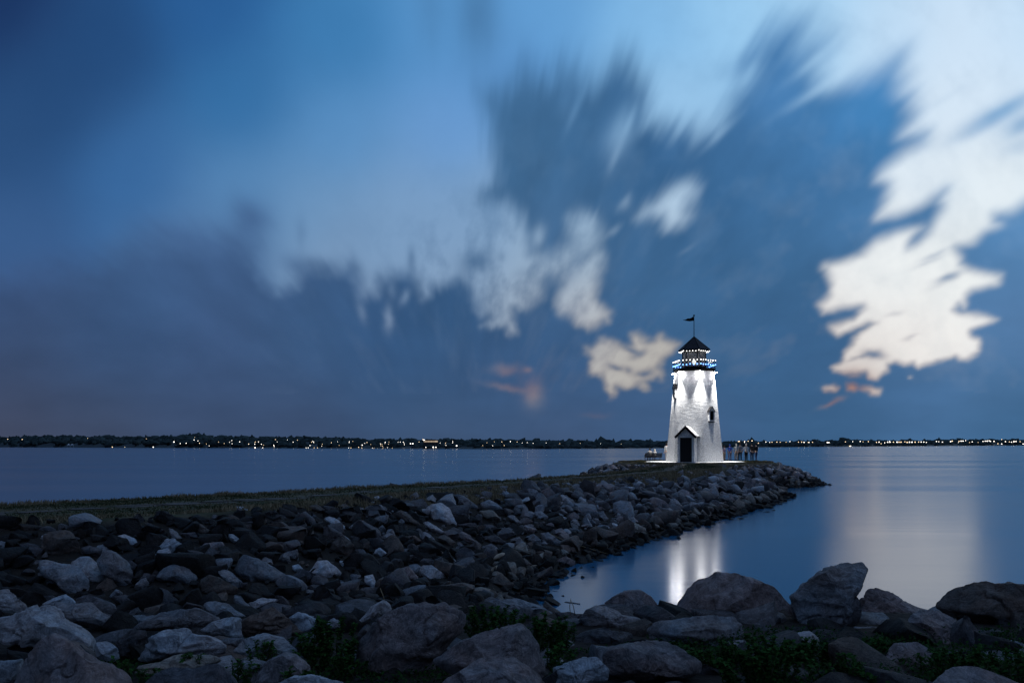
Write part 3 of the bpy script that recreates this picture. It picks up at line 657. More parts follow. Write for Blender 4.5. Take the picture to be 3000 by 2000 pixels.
# view, outline, distance, tint, label, options
FORE = [
('C',[(180,960),(240,860),(340,765),(420,745),(450,715),(560,712),(650,730),(780,775),(860,850),(950,930),(965,1020),(900,1100),(750,1120),(560,1080),(400,1050),(200,1030)],7.5,'pink','big round-backed reddish boulder standing against the bright lighthouse reflection',{}),
('C',[(890,860),(960,800),(1060,700),(1150,665),(1300,645),(1400,650),(1442,690),(1420,750),(1370,830),(1320,900),(1300,1000),(1230,1110),(1000,1120),(930,1000)],7.2,'grey','tallest tilted boulder with a blunt beak leaning over the water at right',{'layered':.5}),
('C',[(1310,980),(1350,870),(1390,800),(1440,793),(1530,820),(1620,880),(1760,930),(1850,950),(1750,1030),(1580,1070),(1400,1060)],7.9,'pink','low reddish boulder tucked behind the beaked boulder, on its right side',{}),
('C',[(1845,945),(1900,880),(1990,820),(2130,780),(2352,765),(2500,780),(2600,900),(2500,1120),(2150,1130),(1950,1030)],7.2,'brown','long brown boulder cut by the right edge of the photo, above the water line',{'layered':.6}),
('C',[(1570,1110),(1590,1060),(1680,970),(1760,945),(1860,950),(1960,1000),(2090,1090),(2130,1180),(2050,1280),(1800,1250),(1600,1200)],6.4,'pink','rounded pinkish boulder with a pale flank in front of the low reddish one',{}),
('C',[(0,1060),(60,1010),(250,995),(420,975),(570,985),(610,1040),(620,1140),(560,1190),(440,1195),(200,1170),(0,1140)],6.3,'grey','flat-topped blocky boulder directly below the big round-backed one',{'layered':.8}),
('C',[(-289,1208),(-265,1165),(-120,1140),(0,1145),(120,1142),(230,1180),(350,1260),(340,1330),(200,1390),(-100,1400),(-280,1330)],5.2,'pink','broad squarish boulder with pale swirls near the bottom, right of the middle',{}),
('C',[(820,1115),(880,1090),(960,1075),(1030,1072),(1075,1110),(1070,1190),(1000,1230),(900,1180)],6.1,'pale','small pale stone half hidden in weeds under the beaked boulder',{}),
('C',[(1480,1250),(1560,1150),(1700,1135),(1830,1230),(1860,1320),(1700,1380),(1500,1360)],5.5,'pink','dark pinkish stone among weeds in the lower right',{}),
('C',[(1690,1410),(1800,1335),(1960,1302),(2120,1312),(2260,1350),(2400,1410),(2420,1600),(1690,1600)],4.5,'pink','smooth domed boulder rising from the bottom right corner',{'rough':.6}),
('C',[(2125,1130),(2200,1110),(2350,1140),(2500,1160),(2500,1300),(2300,1290),(2180,1220)],5.9,'pale','pale wedge of rock at the right edge, under the long brown boulder',{}),
('C',[(1290,1040),(1440,1045),(1520,1050),(1580,1100),(1500,1170),(1330,1140)],6.9,'grey','dim blocky stone wedged at the foot of the beaked boulder',{}),
('C',[(490,1130),(600,1120),(660,1160),(640,1200),(540,1210)],6.0,'pale','little pale stone beside the flat-topped blocky boulder',{}),
('B',[(2045,1000),(2110,930),(2190,890),(2300,890),(2370,930),(2440,1010),(2440,1100),(2300,1130),(2100,1070)],7.6,'pink','round reddish boulder left of the lighthouse reflection, at the water gap',{}),
('B',[(1870,1090),(1920,1020),(1990,990),(2070,1010),(2180,1060),(2310,1080),(2330,1140),(2260,1190),(2150,1180),(2000,1180),(1900,1150)],7.0,'grey','faceted grey boulder sloping right, below the round reddish one',{}),
('B',[(1935,1210),(1990,1170),(2120,1170),(2250,1190),(2260,1270),(2050,1300),(1970,1270)],6.3,'mid','dark angular stone under the faceted grey boulder',{}),
('B',[(1170,990),(1280,955),(1450,955),(1560,975),(1650,1010),(1740,1060),(1760,1120),(1650,1150),(1480,1120),(1300,1070),(1180,1030)],7.7,'grey','long low boulder along the bottom edge of the dark water gap',{}),
('B',[(1700,1045),(1800,1045),(1890,1060),(1900,1120),(1850,1180),(1750,1150)],7.3,'mid','small low stone between the long low boulder and the faceted grey one',{}),
('B',[(270,1480),(300,1300),(400,1180),(470,1090),(560,1030),(690,985),(800,978),(950,990),(1040,1040),(1100,1100),(1080,1220),(1000,1290),(900,1380),(880,1450),(700,1560),(300,1560)],5.5,'pink','largest pitted reddish boulder in the bottom middle of the photo',{'rough':1.5}),
('B',[(830,1400),(900,1350),(1050,1250),(1200,1190),(1380,1150),(1480,1132),(1540,1200),(1600,1290),(1650,1440),(1640,1540),(1500,1580),(1000,1520),(880,1450)],4.9,'pink','tilted flat-faced boulder pointing left, in front of the largest pitted one',{'rough':.7}),
('B',[(900,1545),(1050,1440),(1180,1390),(1280,1378),(1420,1385),(1530,1450),(1640,1530),(1660,1700),(900,1700)],4.3,'pink','rounded top of a boulder cut by the bottom edge, under the tilted flat-faced one',{}),
('B',[(1690,1440),(1800,1400),(1900,1370),(2000,1350),(2090,1440),(2080,1529),(1900,1600),(1700,1550)],4.9,'pale','pale bluish knobbly stone at the bottom, right of the tilted flat-faced boulder',{'rough':1.4}),
('B',[(380,1075),(430,1010),(520,955),(560,980),(590,1030),(520,1060),(470,1110),(420,1150),(300,1150)],7.0,'pale','pale pointed rock behind the left shoulder of the largest pitted boulder',{'rough':1.3}),
('B',[(130,1110),(180,1080),(250,1095),(270,1140),(180,1170),(120,1150)],6.7,'pale','small pale stone just above the left weeds',{}),
('A',[(-100,900),(30,885),(90,930),(160,1010),(150,1070),(60,1080),(-60,1100)],7.9,'pale','pale peaked rock at the left edge where the near rocks begin',{'layered':.6}),
('A',[(-80,1090),(60,1060),(180,1010),(300,1020),(400,1080),(540,1150),(640,1220),(660,1330),(560,1330),(380,1290),(170,1310),(-80,1290)],5.9,'pale','broad bluish slab running in from the left edge',{'rough':1.2}),
('A',[(310,1010),(330,975),(450,990),(600,985),(700,1050),(760,1090),(765,1150),(650,1180),(500,1140),(380,1090)],6.8,'grey','smooth bluish boulder behind the broad slab, dark cheek facing right',{}),
('A',[(270,990),(340,950),(430,922),(500,950),(525,990),(420,1010)],7.6,'pale','small arched stone on the skyline of the near left rocks',{}),
('A',[(100,1540),(150,1350),(230,1250),(300,1205),(420,1240),(520,1300),(620,1370),(760,1440),(870,1529),(900,1700),(100,1700)],4.7,'pink','big mauve pyramid-shaped boulder in the bottom left corner area',{'rough':.9}),
('A',[(-80,1390),(60,1370),(150,1360),(160,1500),(120,1600),(-100,1600)],4.9,'pale','pale block at the bottom left corner, left of the mauve pyramid',{}),
('A',[(650,1250),(720,1245),(800,1290),(810,1370),(740,1420),(650,1350)],5.6,'pale','fist-shaped pale stone right of the broad slab',{'rough':1.3}),
('A',[(770,1260),(880,1170),(1000,1165),(1010,1270),(900,1390),(800,1400)],5.8,'mid','dark leaning rock left of the layered pale block',{}),
('A',[(900,1390),(1020,1200),(1100,1175),(1250,1178),(1460,1205),(1550,1270),(1565,1340),(1480,1370),(1250,1360),(1080,1410),(940,1420)],5.5,'pale','layered pale block with dark horizontal cracks in the lower left',{'layered':1.6}),
('A',[(910,1410),(1050,1390),(1200,1350),(1400,1340),(1500,1370),(1490,1430),(1200,1450),(1000,1500),(920,1480)],5.1,'buff','thin buff slab lying under the layered pale block',{'layered':1.4}),
('A',[(970,1540),(1040,1470),(1150,1430),(1300,1440),(1420,1400),(1500,1400),(1590,1470),(1640,1540),(1640,1700),(970,1700)],4.5,'mid','dark boulder at the bottom edge below the thin buff slab',{}),
('A',[(770,1080),(830,1065),(1000,1070),(1060,1060),(1110,1100),(1000,1150),(860,1140),(780,1120)],7.0,'grey','flat grey ledge behind the left rocks, in front of the dark hollow',{'layered':.6}),
('A',[(870,1170),(960,1100),(1060,1055),(1200,1040),(1330,1010),(1420,1030),(1540,1090),(1420,1150),(1350,1190),(1100,1185),(950,1185)],6.6,'grey','wide furrowed grey boulder above the layered pale block',{'rough':1.3}),
('A',[(1370,1010),(1400,975),(1470,970),(1560,990),(1640,1040),(1700,1080),(1620,1110),(1500,1090)],7.4,'grey','smooth whaleback stone above the furrowed grey boulder',{'rough':.6}),
('A',[(1620,1180),(1640,1110),(1700,1070),(1780,1050),(1850,1010),(1920,1040),(2000,1100),(2080,1190),(2060,1220),(1900,1220),(1700,1230),(1640,1210)],6.4,'brown','brown furrowed dome-shaped rock left of the tall weeds',{'layered':.8,'rough':1.2}),
('A',[(1360,1170),(1450,1110),(1600,1070),(1650,1090),(1640,1180),(1660,1230),(1540,1250),(1440,1210)],6.2,'pale','pale uneven stone between the furrowed grey boulder and the brown dome',{'rough':1.3}),
('A',[(1580,1320),(1680,1220),(1800,1195),(1950,1215),(2050,1300),(2050,1350),(1900,1350),(1700,1370)],5.6,'pale','low wedge-shaped bluish boulder below the brown dome-shaped rock',{}),
('A',[(1690,1540),(1740,1450),(1850,1370),(1960,1310),(2040,1330),(2120,1400),(2150,1440),(2060,1500),(2000,1620),(1700,1660)],4.9,'pink','reddish round stone at the bottom, left of the tall weeds',{}),
('A',[(1870,1540),(2000,1480),(2180,1478),(2360,1529),(2360,1680),(1880,1680)],4.3,'pale','pale bluish stone top at the bottom edge below the tall weeds',{'rough':1.2}),
('A',[(1980,1080),(2050,1040),(2100,1050),(2180,1090),(2170,1150),(2060,1170)],6.9,'pale','pale cracked stone at the upper left of the tall weeds',{'rough':1.4}),
('A',[(1650,1380),(1750,1370),(1850,1390),(1850,1430),(1740,1460),(1660,1440)],5.2,'grey','small flat stone between two weed patches near the bottom',{}),
('A',[(1480,1230),(1600,1220),(1690,1210),(1660,1280),(1560,1300),(1490,1280)],5.8,'grey','small wedge stone at the right end of the layered pale block',{}),
]
JET = [
('A',[(250,610),(290,500),(400,478),(500,510),(535,560),(525,640),(450,700),(330,680)],'brown'),
('A',[(235,680),(330,690),(470,715),(560,770),(590,870),(590,960),(540,980),(460,920),(350,850),(260,790)],'grey'),
('A',[(480,700),(540,660),(600,660),(660,720),(720,780),(725,850),(640,880),(590,870),(540,770)],'pale'),
('A',[(660,690),(710,615),(760,620),(850,680),(890,780),(900,850),(960,920),(900,930),(800,880),(730,780)],'grey'),
('A',[(920,870),(960,815),(1000,805),(1020,840),(980,910),(940,900)],'grey'),
('A',[(1040,670),(1070,620),(1150,605),(1195,690),(1150,720),(1100,750),(1050,720)],'pale'),
('A',[(1080,600),(1120,545),(1190,535),(1240,570),(1250,620),(1270,665),(1230,670),(1190,640)],'pale'),
('A',[(1075,800),(1110,750),(1180,705),(1260,740),(1345,810),(1330,860),(1200,850),(1090,840)],'grey'),
('A',[(1360,600),(1400,570),(1530,553),(1545,590),(1500,620),(1400,640),(1365,620)],'pink'),
('A',[(1600,760),(1640,680),(1690,635),(1760,660),(1860,730),(1965,800),(1970,860),(1900,880),(1800,840),(1680,860)],'grey'),
('A',[(1370,820),(1430,785),(1500,800),(1600,870),(1620,940),(1500,950),(1410,920)],'brown'),
('A',[(1465,745),(1540,750),(1600,790),(1665,830),(1650,900),(1610,930),(1580,850)],'grey'),
('A',[(800,515),(850,503),(920,540),(945,570),(930,595),(870,555)],'pale'),
('A',[(1560,500),(1600,505),(1680,560),(1685,580),(1620,580),(1570,540)],'pale'),
('A',[(1890,680),(1960,630),(1990,650),(1995,710),(1930,710)],'grey'),
('A',[(1970,625),(2050,607),(2055,690),(2000,700)],'grey'),
('A',[(2010,720),(2050,712),(2088,740),(2080,775),(2020,770)],'pale'),
('A',[(2075,485),(2160,478),(2165,530),(2100,540)],'buff'),
('A',[(1615,310),(1680,315),(1715,350),(1640,340)],'white'),
('A',[(2060,620),(2210,600),(2220,670),(2100,700)],'dark'),
('A',[(690,570),(750,505),(850,540),(870,590),(960,650),(800,640)],'dark'),
('A',[(540,600),(600,582),(700,610),(680,680),(560,650)],'mid'),
('A',[(120,575),(180,562),(300,610),(280,660),(150,620)],'mid'),
('A',[(-30,560),(0,550),(38,560),(30,605),(-40,600)],'pale'),
('A',[(1310,440),(1380,435),(1450,490),(1440,520),(1350,500)],'brown'),
('A',[(1250,495),(1340,490),(1365,530),(1300,540)],'mid'),
('A',[(1150,460),(1190,470),(1250,540),(1200,560)],'grey'),
('A',[(1040,400),(1060,345),(1130,340),(1220,400),(1200,440),(1080,440)],'dark'),
('A',[(1300,390),(1350,370),(1430,400),(1420,440),(1330,430)],'dark'),
('A',[(1960,440),(1930,480),(1860,470),(1880,430)],'mid'),
('A',[(2120,310),(2180,300),(2245,340),(2210,370),(2140,350)],'brown'),
('A',[(780,930),(850,922),(950,950),(970,1010),(880,1020),(790,980)],'mid'),
('A',[(990,920),(1050,870),(1130,890),(1220,970),(1200,1010),(1060,1010)],'mid'),
('A',[(1690,970),(1800,945),(1920,960),(1840,1010),(1740,1040)],'pale'),
('A',[(1600,930),(1640,930),(1740,1020),(1700,1040),(1620,1000)],'grey'),
('A',[(2100,870),(2150,850),(2240,870),(2230,900),(2130,900)],'mid'),
('B',[(105,400),(140,380),(200,400),(270,470),(240,490),(160,440)],'white'),
('B',[(150,620),(170,560),(240,505),(320,580),(300,650),(260,680),(200,650)],'brown'),
('B',[(200,520),(235,500),(300,550),(280,560),(220,545)],'pale'),
('B',[(440,630),(500,595),(552,635),(500,668),(445,650)],'white'),
('B',[(560,575),(600,558),(630,575),(600,600)],'white'),
('B',[(270,465),(325,428),(382,470),(340,500)],'pale'),
('B',[(490,530),(560,495),(610,520),(590,570),(520,570)],'grey'),
('B',[(760,550),(800,488),(850,510),(885,550),(830,590),(770,590)],'pink'),
('B',[(590,360),(640,335),(700,370),(790,450),(760,470),(650,420)],'brown'),
('B',[(810,330),(850,300),(920,288),(980,330),(1030,430),(1020,480),(930,450),(830,400)],'white'),
('B',[(990,260),(1030,225),(1080,240),(1190,320),(1160,350),(1000,310)],'grey'),
('B',[(1190,290),(1250,265),(1320,300),(1360,350),(1280,350),(1200,330)],'grey'),
('B',[(1180,340),(1280,340),(1335,400),(1290,450),(1220,410)],'buff'),
('B',[(790,430),(830,415),(950,490),(940,515),(850,490)],'pale'),
('B',[(885,530),(940,505),(1020,560),(1000,600),(920,560)],'brown'),
('B',[(1020,520),(1060,485),(1120,510),(1180,580),(1100,580)],'pink'),
('B',[(1200,590),(1270,568),(1330,610),(1300,650),(1220,630)],'grey'),
('B',[(1200,520),(1300,510),(1380,560),(1330,590),(1230,560)],'mid'),
('B',[(1400,540),(1460,520),(1505,570),(1450,600),(1400,570)],'grey'),
('B',[(1500,530),(1560,500),(1610,540),(1615,590),(1540,590)],'grey'),
('B',[(1600,500),(1660,490),(1760,560),(1750,600),(1650,590)],'grey'),
('B',[(1370,380),(1420,370),(1480,430),(1460,470)],'grey'),
('B',[(1460,490),(1500,440),(1590,470),(1560,500)],'pink'),
('B',[(600,760),(700,720),(740,770),(780,840),(700,840),(620,810)],'pink'),
('B',[(765,770),(790,720),(860,720),(940,780),(970,840),(880,850),(790,830)],'pale'),
('B',[(760,700),(800,668),(870,680),(880,720),(790,730)],'mid'),
('B',[(395,790),(450,782),(480,860),(490,910),(440,880),(400,850)],'white'),
('B',[(0,780),(60,690),(130,685),(200,740),(235,790),(150,820),(60,810)],'pale'),
('B',[(320,610),(380,610),(430,650),(370,690),(330,660)],'mid'),
('B',[(210,690),(270,690),(285,730),(260,750)],'pale'),
('B',[(1060,920),(1100,895),(1190,870),(1280,890),(1290,910),(1180,915)],'buff'),
('B',[(1715,690),(1780,655),(1850,690),(1840,730),(1750,730)],'pink'),
('B',[(1230,830),(1330,780),(1430,850),(1400,890),(1280,880)],'brown'),
('B',[(1480,800),(1600,770),(1690,720),(1700,770),(1600,840)],'brown'),
('B',[(1700,240),(1760,230),(1810,260),(1750,290)],'pale'),
('B',[(830,940),(900,935),(950,985),(880,1000)],'buff'),
('B',[(330,990),(370,945),(420,965),(390,1000)],'pale'),
('B',[(455,245),(490,240),(515,270),(480,285)],'white'),
('B',[(350,330),(380,322),(412,345),(400,362)],'white'),
('B',[(980,665),(1000,665),(1055,720),(1030,750),(990,700)],'grey'),
('B',[(975,885),(1010,880),(1055,930),(1040,960),(985,930)],'mid'),
('B',[(1550,360),(1610,345),(1665,385),(1640,420),(1570,410)],'grey'),
('B',[(1320,230),(1370,205),(1420,240),(1390,260),(1330,260)],'grey'),
('B',[(1990,370),(2040,345),(2080,400),(2050,430),(2000,410)],'grey'),
]
CW = {'pale':'pale grey','white':'whitish','grey':'slate-grey','pink':'pinkish','brown':'brown','dark':'nearly black','mid':'dark grey','buff':'buff','wet':'wet black'}
HANDPOLY = []
_all_named = 0
for i,(t,pl,D,tint,label,opt) in enumerate(FORE):
    pp = zc(t,pl); HANDPOLY.append(pp)
    o = outline_rock('boulder', pp, D, tint, 100+i, 6 if (max(p[0] for p in pp)-min(p[0] for p in pp)) > 170 else 5, **opt)
    tag(o, label, 'boulder', 'near shore boulders in the foreground')
rows = []
for i,(t,pl,tint) in enumerate(JET):
    pp = zc(t,pl); HANDPOLY.append(pp)
    cx = sum(p[0] for p in pp)/len(pp); cy = sum(p[1] for p in pp)/len(pp)
    w_ = max(p[0] for p in pp)-min(p[0] for p in pp); h_ = max(p[1] for p in pp)-min(p[1] for p in pp)
    D = march(cx, cy+h_*.15, 9.0) or 15.
    D -= .12
    # centre the rock on its outline a little smaller fill so neighbours overlap it
    o = outline_rock('rock', pp, D, tint, 300+i, 4, .9)
    rows.append((o, cx, cy, w_, h_, tint, D))
def jet_label(cx, cy, w_, h_, tint):
    asp = w_/h_
    shape = 'long flat' if asp > 2.1 else 'wide' if asp > 1.45 else 'upright' if asp < .8 else 'blocky'
    size = 'large' if w_*h_ > 9000 else 'mid-sized' if w_*h_ > 2600 else 'small'
    crest = np.interp(cx,[0,893,1410,1900],[1531,1477,1434,1391]); foot = np.interp(cx,[0,700,1100,1550,1900],[1760,1790,1770,1735,1600])
    r = (cy-crest)/(foot-crest)
    hgt = 'just below the grass' if r < .2 else 'on the upper slope' if r < .42 else 'halfway down the slope' if r < .66 else 'low on the slope' if r < .88 else 'at the foot of the slope'
    col = int(cx//150)
    where = ['at the left edge','near the left edge','far left','a fifth across','a quarter across','left of the driftwood side','a third across','left of middle','just left of the middle','near the driftwood log','at the middle of the photo','where the water begins','right of the middle','before the lighthouse'][min(col,13)]
    return f'{size} {shape} {CW[tint]} rock {hgt}, {where}'.replace('just below','below').replace('halfway down the slope','at mid-slope')
seen = {}
for r in rows:
    lb = jet_label(r[1],r[2],r[3],r[4],r[5]); seen.setdefault(lb,[]).append(r)
for lb, rs_ in seen.items():
    rs_.sort(key=lambda r: r[1])
    for k, r in enumerate(rs_):
        l2 = lb if len(rs_) == 1 else lb+(', left one' if k == 0 else ', right one' if k == len(rs_)-1 else ', middle one')
        if len(l2.split()) > 16: l2 = l2.replace('mid-sized ','').replace('small ','',1)
        tag(r[0], l2, 'rock', 'loose rocks on the near jetty slope')
_all_named = len(FORE)+len(JET)

# ---- the many small rocks
def lib_shape(seed, sub):
    rs = np.random.RandomState(seed); V, Fc = ICO[sub]; V = V.copy()
    V = cut(V, rs, 13, .36, .62); V = cut(V, rs, 5, .55, .8); V /= np.abs(V).max()*.93
    V = V*np.array([rs.uniform(.9,1.25), rs.uniform(.75,1.0), rs.uniform(.58,.85)])
    o3 = rs.uniform(0,90,3); nrm = V/np.linalg.norm(V,axis=1)[:,None]
    V = V + nrm*(.07*fbm(V*1.3+o3,3,.5)+.02*fbm(V*5+o3,2))[:,None]
    return V, Fc
LIB3 = [lib_shape(900+i,3) for i in range(26)]
ICO[2] = ico(2)
LIB2 = [lib_shape(900+i,2) for i in range(26)]
def scatter():
    rng = np.random.RandomState(21)
    cand = []
    def cells(x0,x1,y0,y1,c):
        X,Y = np.meshgrid(np.arange(x0,x1,c),np.arange(y0,y1,c)); n = X.size
        return np.stack([X.ravel()+rng.uniform(-.4,.4,n)*c, Y.ravel()+rng.uniform(-.4,.4,n)*c],1)
    for (y0,y1,c,smin,smax) in ((9,30,.34,.15,.37),(30,50,.50,.22,.43),(50,103,.60,.32,.56)):
        P = cells(-60,45,y0,y1,c)
        d = crest_dist(P); T = terrain(P)
        ragged = .15+.35*rng.rand(len(P))
        db = sd_poly(P, BACK+[(BACK[-1][0]-30,BACK[-1][1]+6),(-60,60)]) < 0
        ragged = np.where(db & (np.hypot(P[:,0]-TWX,P[:,1]-TWY) > 13), ragged+.9, ragged)
        k = (d > ragged-.1) & (d < 8.2) & (T > -.42)
        for p,dd,t in zip(P[k],d[k],T[k]):
            s = rng.uniform(smin,smax)*(1 if t > .25 else .72)
            if rng.rand() < .16: s *= 1.25+(.45 if y1 < 60 else .1)*rng.rand()
            if dd < 1.0: t -= .10
            if dd < 1.2 and p[1] > 45: s *= .72; t -= .10
            cand.append((p[0],p[1],t,s,dd,'jetty'))
    # rubble in the gaps
    P = cells(-40,30,10,48,.34); d = crest_dist(P); T = terrain(P)
    k = (d > .1) & (d < 8) & (T > -.1) & (rng.rand(len(P)) < .75)
    for p,dd,t in zip(P[k],d[k],T[k]): cand.append((p[0],p[1],t+.02,rng.uniform(.05,.13),dd,'jetty'))
    # floor of the hollow and the near bank
    P = cells(-40,14,3.2,13.5,.36); T = terrain(P); d = crest_dist(P)
    k = (T > -.35) & (d > 7.0)
    for p,t in zip(P[k],T[k]):
        if p[1] < 9.5 and rng.rand() < .15: continue
        s = rng.uniform(.11,.27) if p[1] < 9.5 else rng.uniform(.18,.38)
        cand.append((p[0],p[1],t-(.07 if p[1] < 9.5 else 0),s,9,'shore'))
    P = cells(-40,2,13,20,.45); T = terrain(P); d = crest_dist(P); k = (T > -.35) & (d >= 8.0)
    for p,t in zip(P[k],T[k]): cand.append((p[0],p[1],t,rng.uniform(.18,.38),9,'shore'))
    # loose stones standing in the shallows along the waterline
    out = []
    polys = [np.array(h) for h in HANDPOLY]
    px = np.array([to_px((c[0],c[1],c[2]+.1)) for c in cand])
    inside = np.zeros(len(cand), bool)
    for h in polys[len(FORE):]:
        bb = h.min(0)-5, h.max(0)+5
        sel = np.where((px[:,0]>bb[0][0])&(px[:,0]<bb[1][0])&(px[:,1]>bb[0][1])&(px[:,1]<bb[1][1]))[0]
        if len(sel): inside[sel] |= sd_poly(px[sel],h) < 6
    bv, bf, bt, base = [], [], [], 0
    items = []
    for i,c in enumerate(cand):
        x,y,t,s,dd,wh = c
        if inside[i] and s > .14 and wh == 'jetty':
            s *= .55; t -= .12
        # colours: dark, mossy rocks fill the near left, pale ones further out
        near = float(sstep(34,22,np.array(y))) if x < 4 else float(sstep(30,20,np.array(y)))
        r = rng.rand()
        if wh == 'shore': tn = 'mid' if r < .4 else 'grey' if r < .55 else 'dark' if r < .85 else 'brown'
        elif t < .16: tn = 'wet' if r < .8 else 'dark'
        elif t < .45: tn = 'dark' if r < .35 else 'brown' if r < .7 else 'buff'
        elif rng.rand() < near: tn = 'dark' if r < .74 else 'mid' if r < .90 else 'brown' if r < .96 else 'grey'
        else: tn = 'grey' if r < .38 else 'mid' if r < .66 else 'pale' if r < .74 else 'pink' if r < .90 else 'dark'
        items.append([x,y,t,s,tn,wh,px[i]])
    # the ones that show largest become things of their own
    def score(it):
        X,Y = it[6]
        if not (-20 < X < 3020 and -10 < Y < 2010): return 0
        if it[5] == 'shore': return 0
        return it[3]/it[1]
    order = sorted(range(len(items)), key=lambda i: -score(items[i]))
    single = set(i for i in order[:300-_all_named] if score(items[i]) > 0)
    shapes = {}
    for i,it in enumerate(items):
        x,y,t,s,tn,wh,_p = it
        q = rng.randint(26); rot = Matrix.Rotation(rng.uniform(0,2*PI),3,'Z') @ Matrix.Rotation(rng.normal()*.35,3,'X') @ Matrix.Rotation(rng.normal()*.35,3,'Y')
        sv = s*rng.uniform(.85,1.15)
        if i in single:
            key = (q, tn)
            if key not in shapes:
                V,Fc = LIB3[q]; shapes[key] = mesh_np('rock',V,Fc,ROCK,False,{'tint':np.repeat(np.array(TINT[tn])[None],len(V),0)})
            o = obj('rock', shapes[key], None, (x,y,t+s*.22)); o.rotation_euler = rot.to_euler(); o.scale = (sv,)*3
            side = 'the dark near jetty slope' if y < 26 else 'the middle jetty slope' if y < 45 else 'the far jetty slope below the lighthouse'
            tag(o, f'{CW[tn]} riprap rock on {side}', 'rock', f'{CW[tn]} riprap rocks on {side}')
        else:
            V,Fc = (LIB3 if y < 34 else LIB2)[q]
            W = (V*sv)@np.array(rot).T + np.array([x,y,t+s*.22])
            bv.append(W); bf.append(Fc+base); base += len(W)
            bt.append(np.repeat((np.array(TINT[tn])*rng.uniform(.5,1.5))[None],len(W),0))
    o = obj('riprap', mesh_np('riprap',np.vstack(bv),np.vstack(bf),ROCK,False,{'tint':np.vstack(bt)}))
    tag(o,'mass of small broken rocks filling the jetty slopes and bank',kind='stuff')
    print('rocks', len(items), 'verts', base)
scatter()
# ================================================================ LIGHTHOUSE
PHI = -math.atan2(TWX, TWY)
DARK = principled('black_painted_metal',(.006,.006,.007),.7,spec=.08)
DOORM = principled('dark_door_paint',(.007,.007,.009),.5,noise=.3,nscale=6)
TRIM = principled('white_trim',(.62,.62,.62),.6,noise=.08,nscale=5)
def stucco():
    m, nt, out = mat_new('white_stucco')
    tc = N(nt,'ShaderNodeTexCoord'); p = N(nt,'ShaderNodeBsdfPrincipled'); p.inputs['Roughness'].default_value=.8; p.inputs['Specular IOR Level'].default_value=.25
    mp = N(nt,'ShaderNodeMapping'); mp.inputs['Scale'].default_value=(1.3,1.3,4.6); nt.links.new(tc.outputs['Object'],mp.inputs['Vector'])
    a = N(nt,'ShaderNodeTexNoise'); a.inputs['Scale'].default_value=1; a.inputs['Detail'].default_value=7; a.inputs['Roughness'].default_value=.62; nt.links.new(mp.outputs[0],a.inputs['Vector'])
    c = N(nt,'ShaderNodeTexNoise'); c.inputs['Scale'].default_value=9; c.inputs['Detail'].default_value=6; c.inputs['Roughness'].default_value=.7; nt.links.new(tc.outputs['Object'],c.inputs['Vector'])
    r = N(nt,'ShaderNodeValToRGB'); r.color_ramp.elements[0].position=.34; r.color_ramp.elements[0].color=(.36,.35,.34,1); r.color_ramp.elements[1].position=.60; r.color_ramp.elements[1].color=(.78,.78,.78,1)
    nt.links.new(c.outputs['Fac'],r.inputs[0]); nt.links.new(r.outputs[0],p.inputs['Base Color'])
    b = N(nt,'ShaderNodeBump'); b.inputs['Strength'].default_value=.42; b.inputs['Distance'].default_value=.05; nt.links.new(a.outputs['Fac'],b.inputs['Height'])
    b2 = N(nt,'ShaderNodeBump'); b2.inputs['Strength'].default_value=.30; b2.inputs['Distance'].default_value=.02; nt.links.new(c.outputs['Fac'],b2.inputs['Height']); nt.links.new(b.outputs[0],b2.inputs['Normal'])
    nt.links.new(b2.outputs[0],p.inputs['Normal']); nt.links.new(p.outputs[0],out.inputs[0]); return m
STUCCO = stucco()
SHINGLE = None
def shingle(name, col):
    m, nt, out = mat_new(name)
    tc = N(nt,'ShaderNodeTexCoord'); p = N(nt,'ShaderNodeBsdfPrincipled'); p.inputs['Roughness'].default_value=.85
    wv = N(nt,'ShaderNodeTexWave'); wv.bands_direction='Z'; wv.wave_profile='SAW'; wv.inputs['Scale'].default_value=1.6; wv.inputs['Distortion'].default_value=.6; wv.inputs['Detail Scale'].default_value=3
    nt.links.new(tc.outputs['Object'],wv.inputs['Vector'])
    nz = N(nt,'ShaderNodeTexNoise'); nz.inputs['Scale'].default_value=7; nz.inputs['Detail'].default_value=3; nt.links.new(tc.outputs['Object'],nz.inputs['Vector'])
    mr = N(nt,'ShaderNodeMapRange'); mr.inputs[1].default_value=.3; mr.inputs[2].default_value=.7; mr.inputs[3].default_value=.6; mr.inputs[4].default_value=1.5; nt.links.new(nz.outputs['Fac'],mr.inputs[0])
    vm = N(nt,'ShaderNodeVectorMath',operation='SCALE'); vm.inputs[0].default_value=col; nt.links.new(mr.outputs[0],vm.inputs['Scale']); nt.links.new(vm.outputs[0],p.inputs['Base Color'])
    b = N(nt,'ShaderNodeBump'); b.inputs['Strength'].default_value=.9; b.inputs['Distance'].default_value=.03; nt.links.new(wv.outputs['Fac'],b.inputs['Height']); nt.links.new(b.outputs[0],p.inputs['Normal'])
    nt.links.new(p.outputs[0],out.inputs[0]); return m
ROOFM = shingle('dark_shingle',(.022,.018,.022)); PROOF = shingle('pale_shingle',(.34,.34,.34))

TL = empty('lighthouse',(TWX,TWY,PLAT+.045),PHI)
tag(TL,'white hexagonal lighthouse with dark pointed roof, floodlit on the jetty head','lighthouse')
CAZ = [18+60*k for k in range(6)]
def hp(r, az, z):           # az seen from the camera side, + to the right
    a = math.radians(az); return Vector((r*math.sin(a), -r*math.cos(a), z))
def hexagon(r, z): return [hp(r,a,z) for a in CAZ]
ZT = 9.36; RB, RT = 3.0, 2.03
def rad_at(z): return RB+(RT-RB)*z/ZT
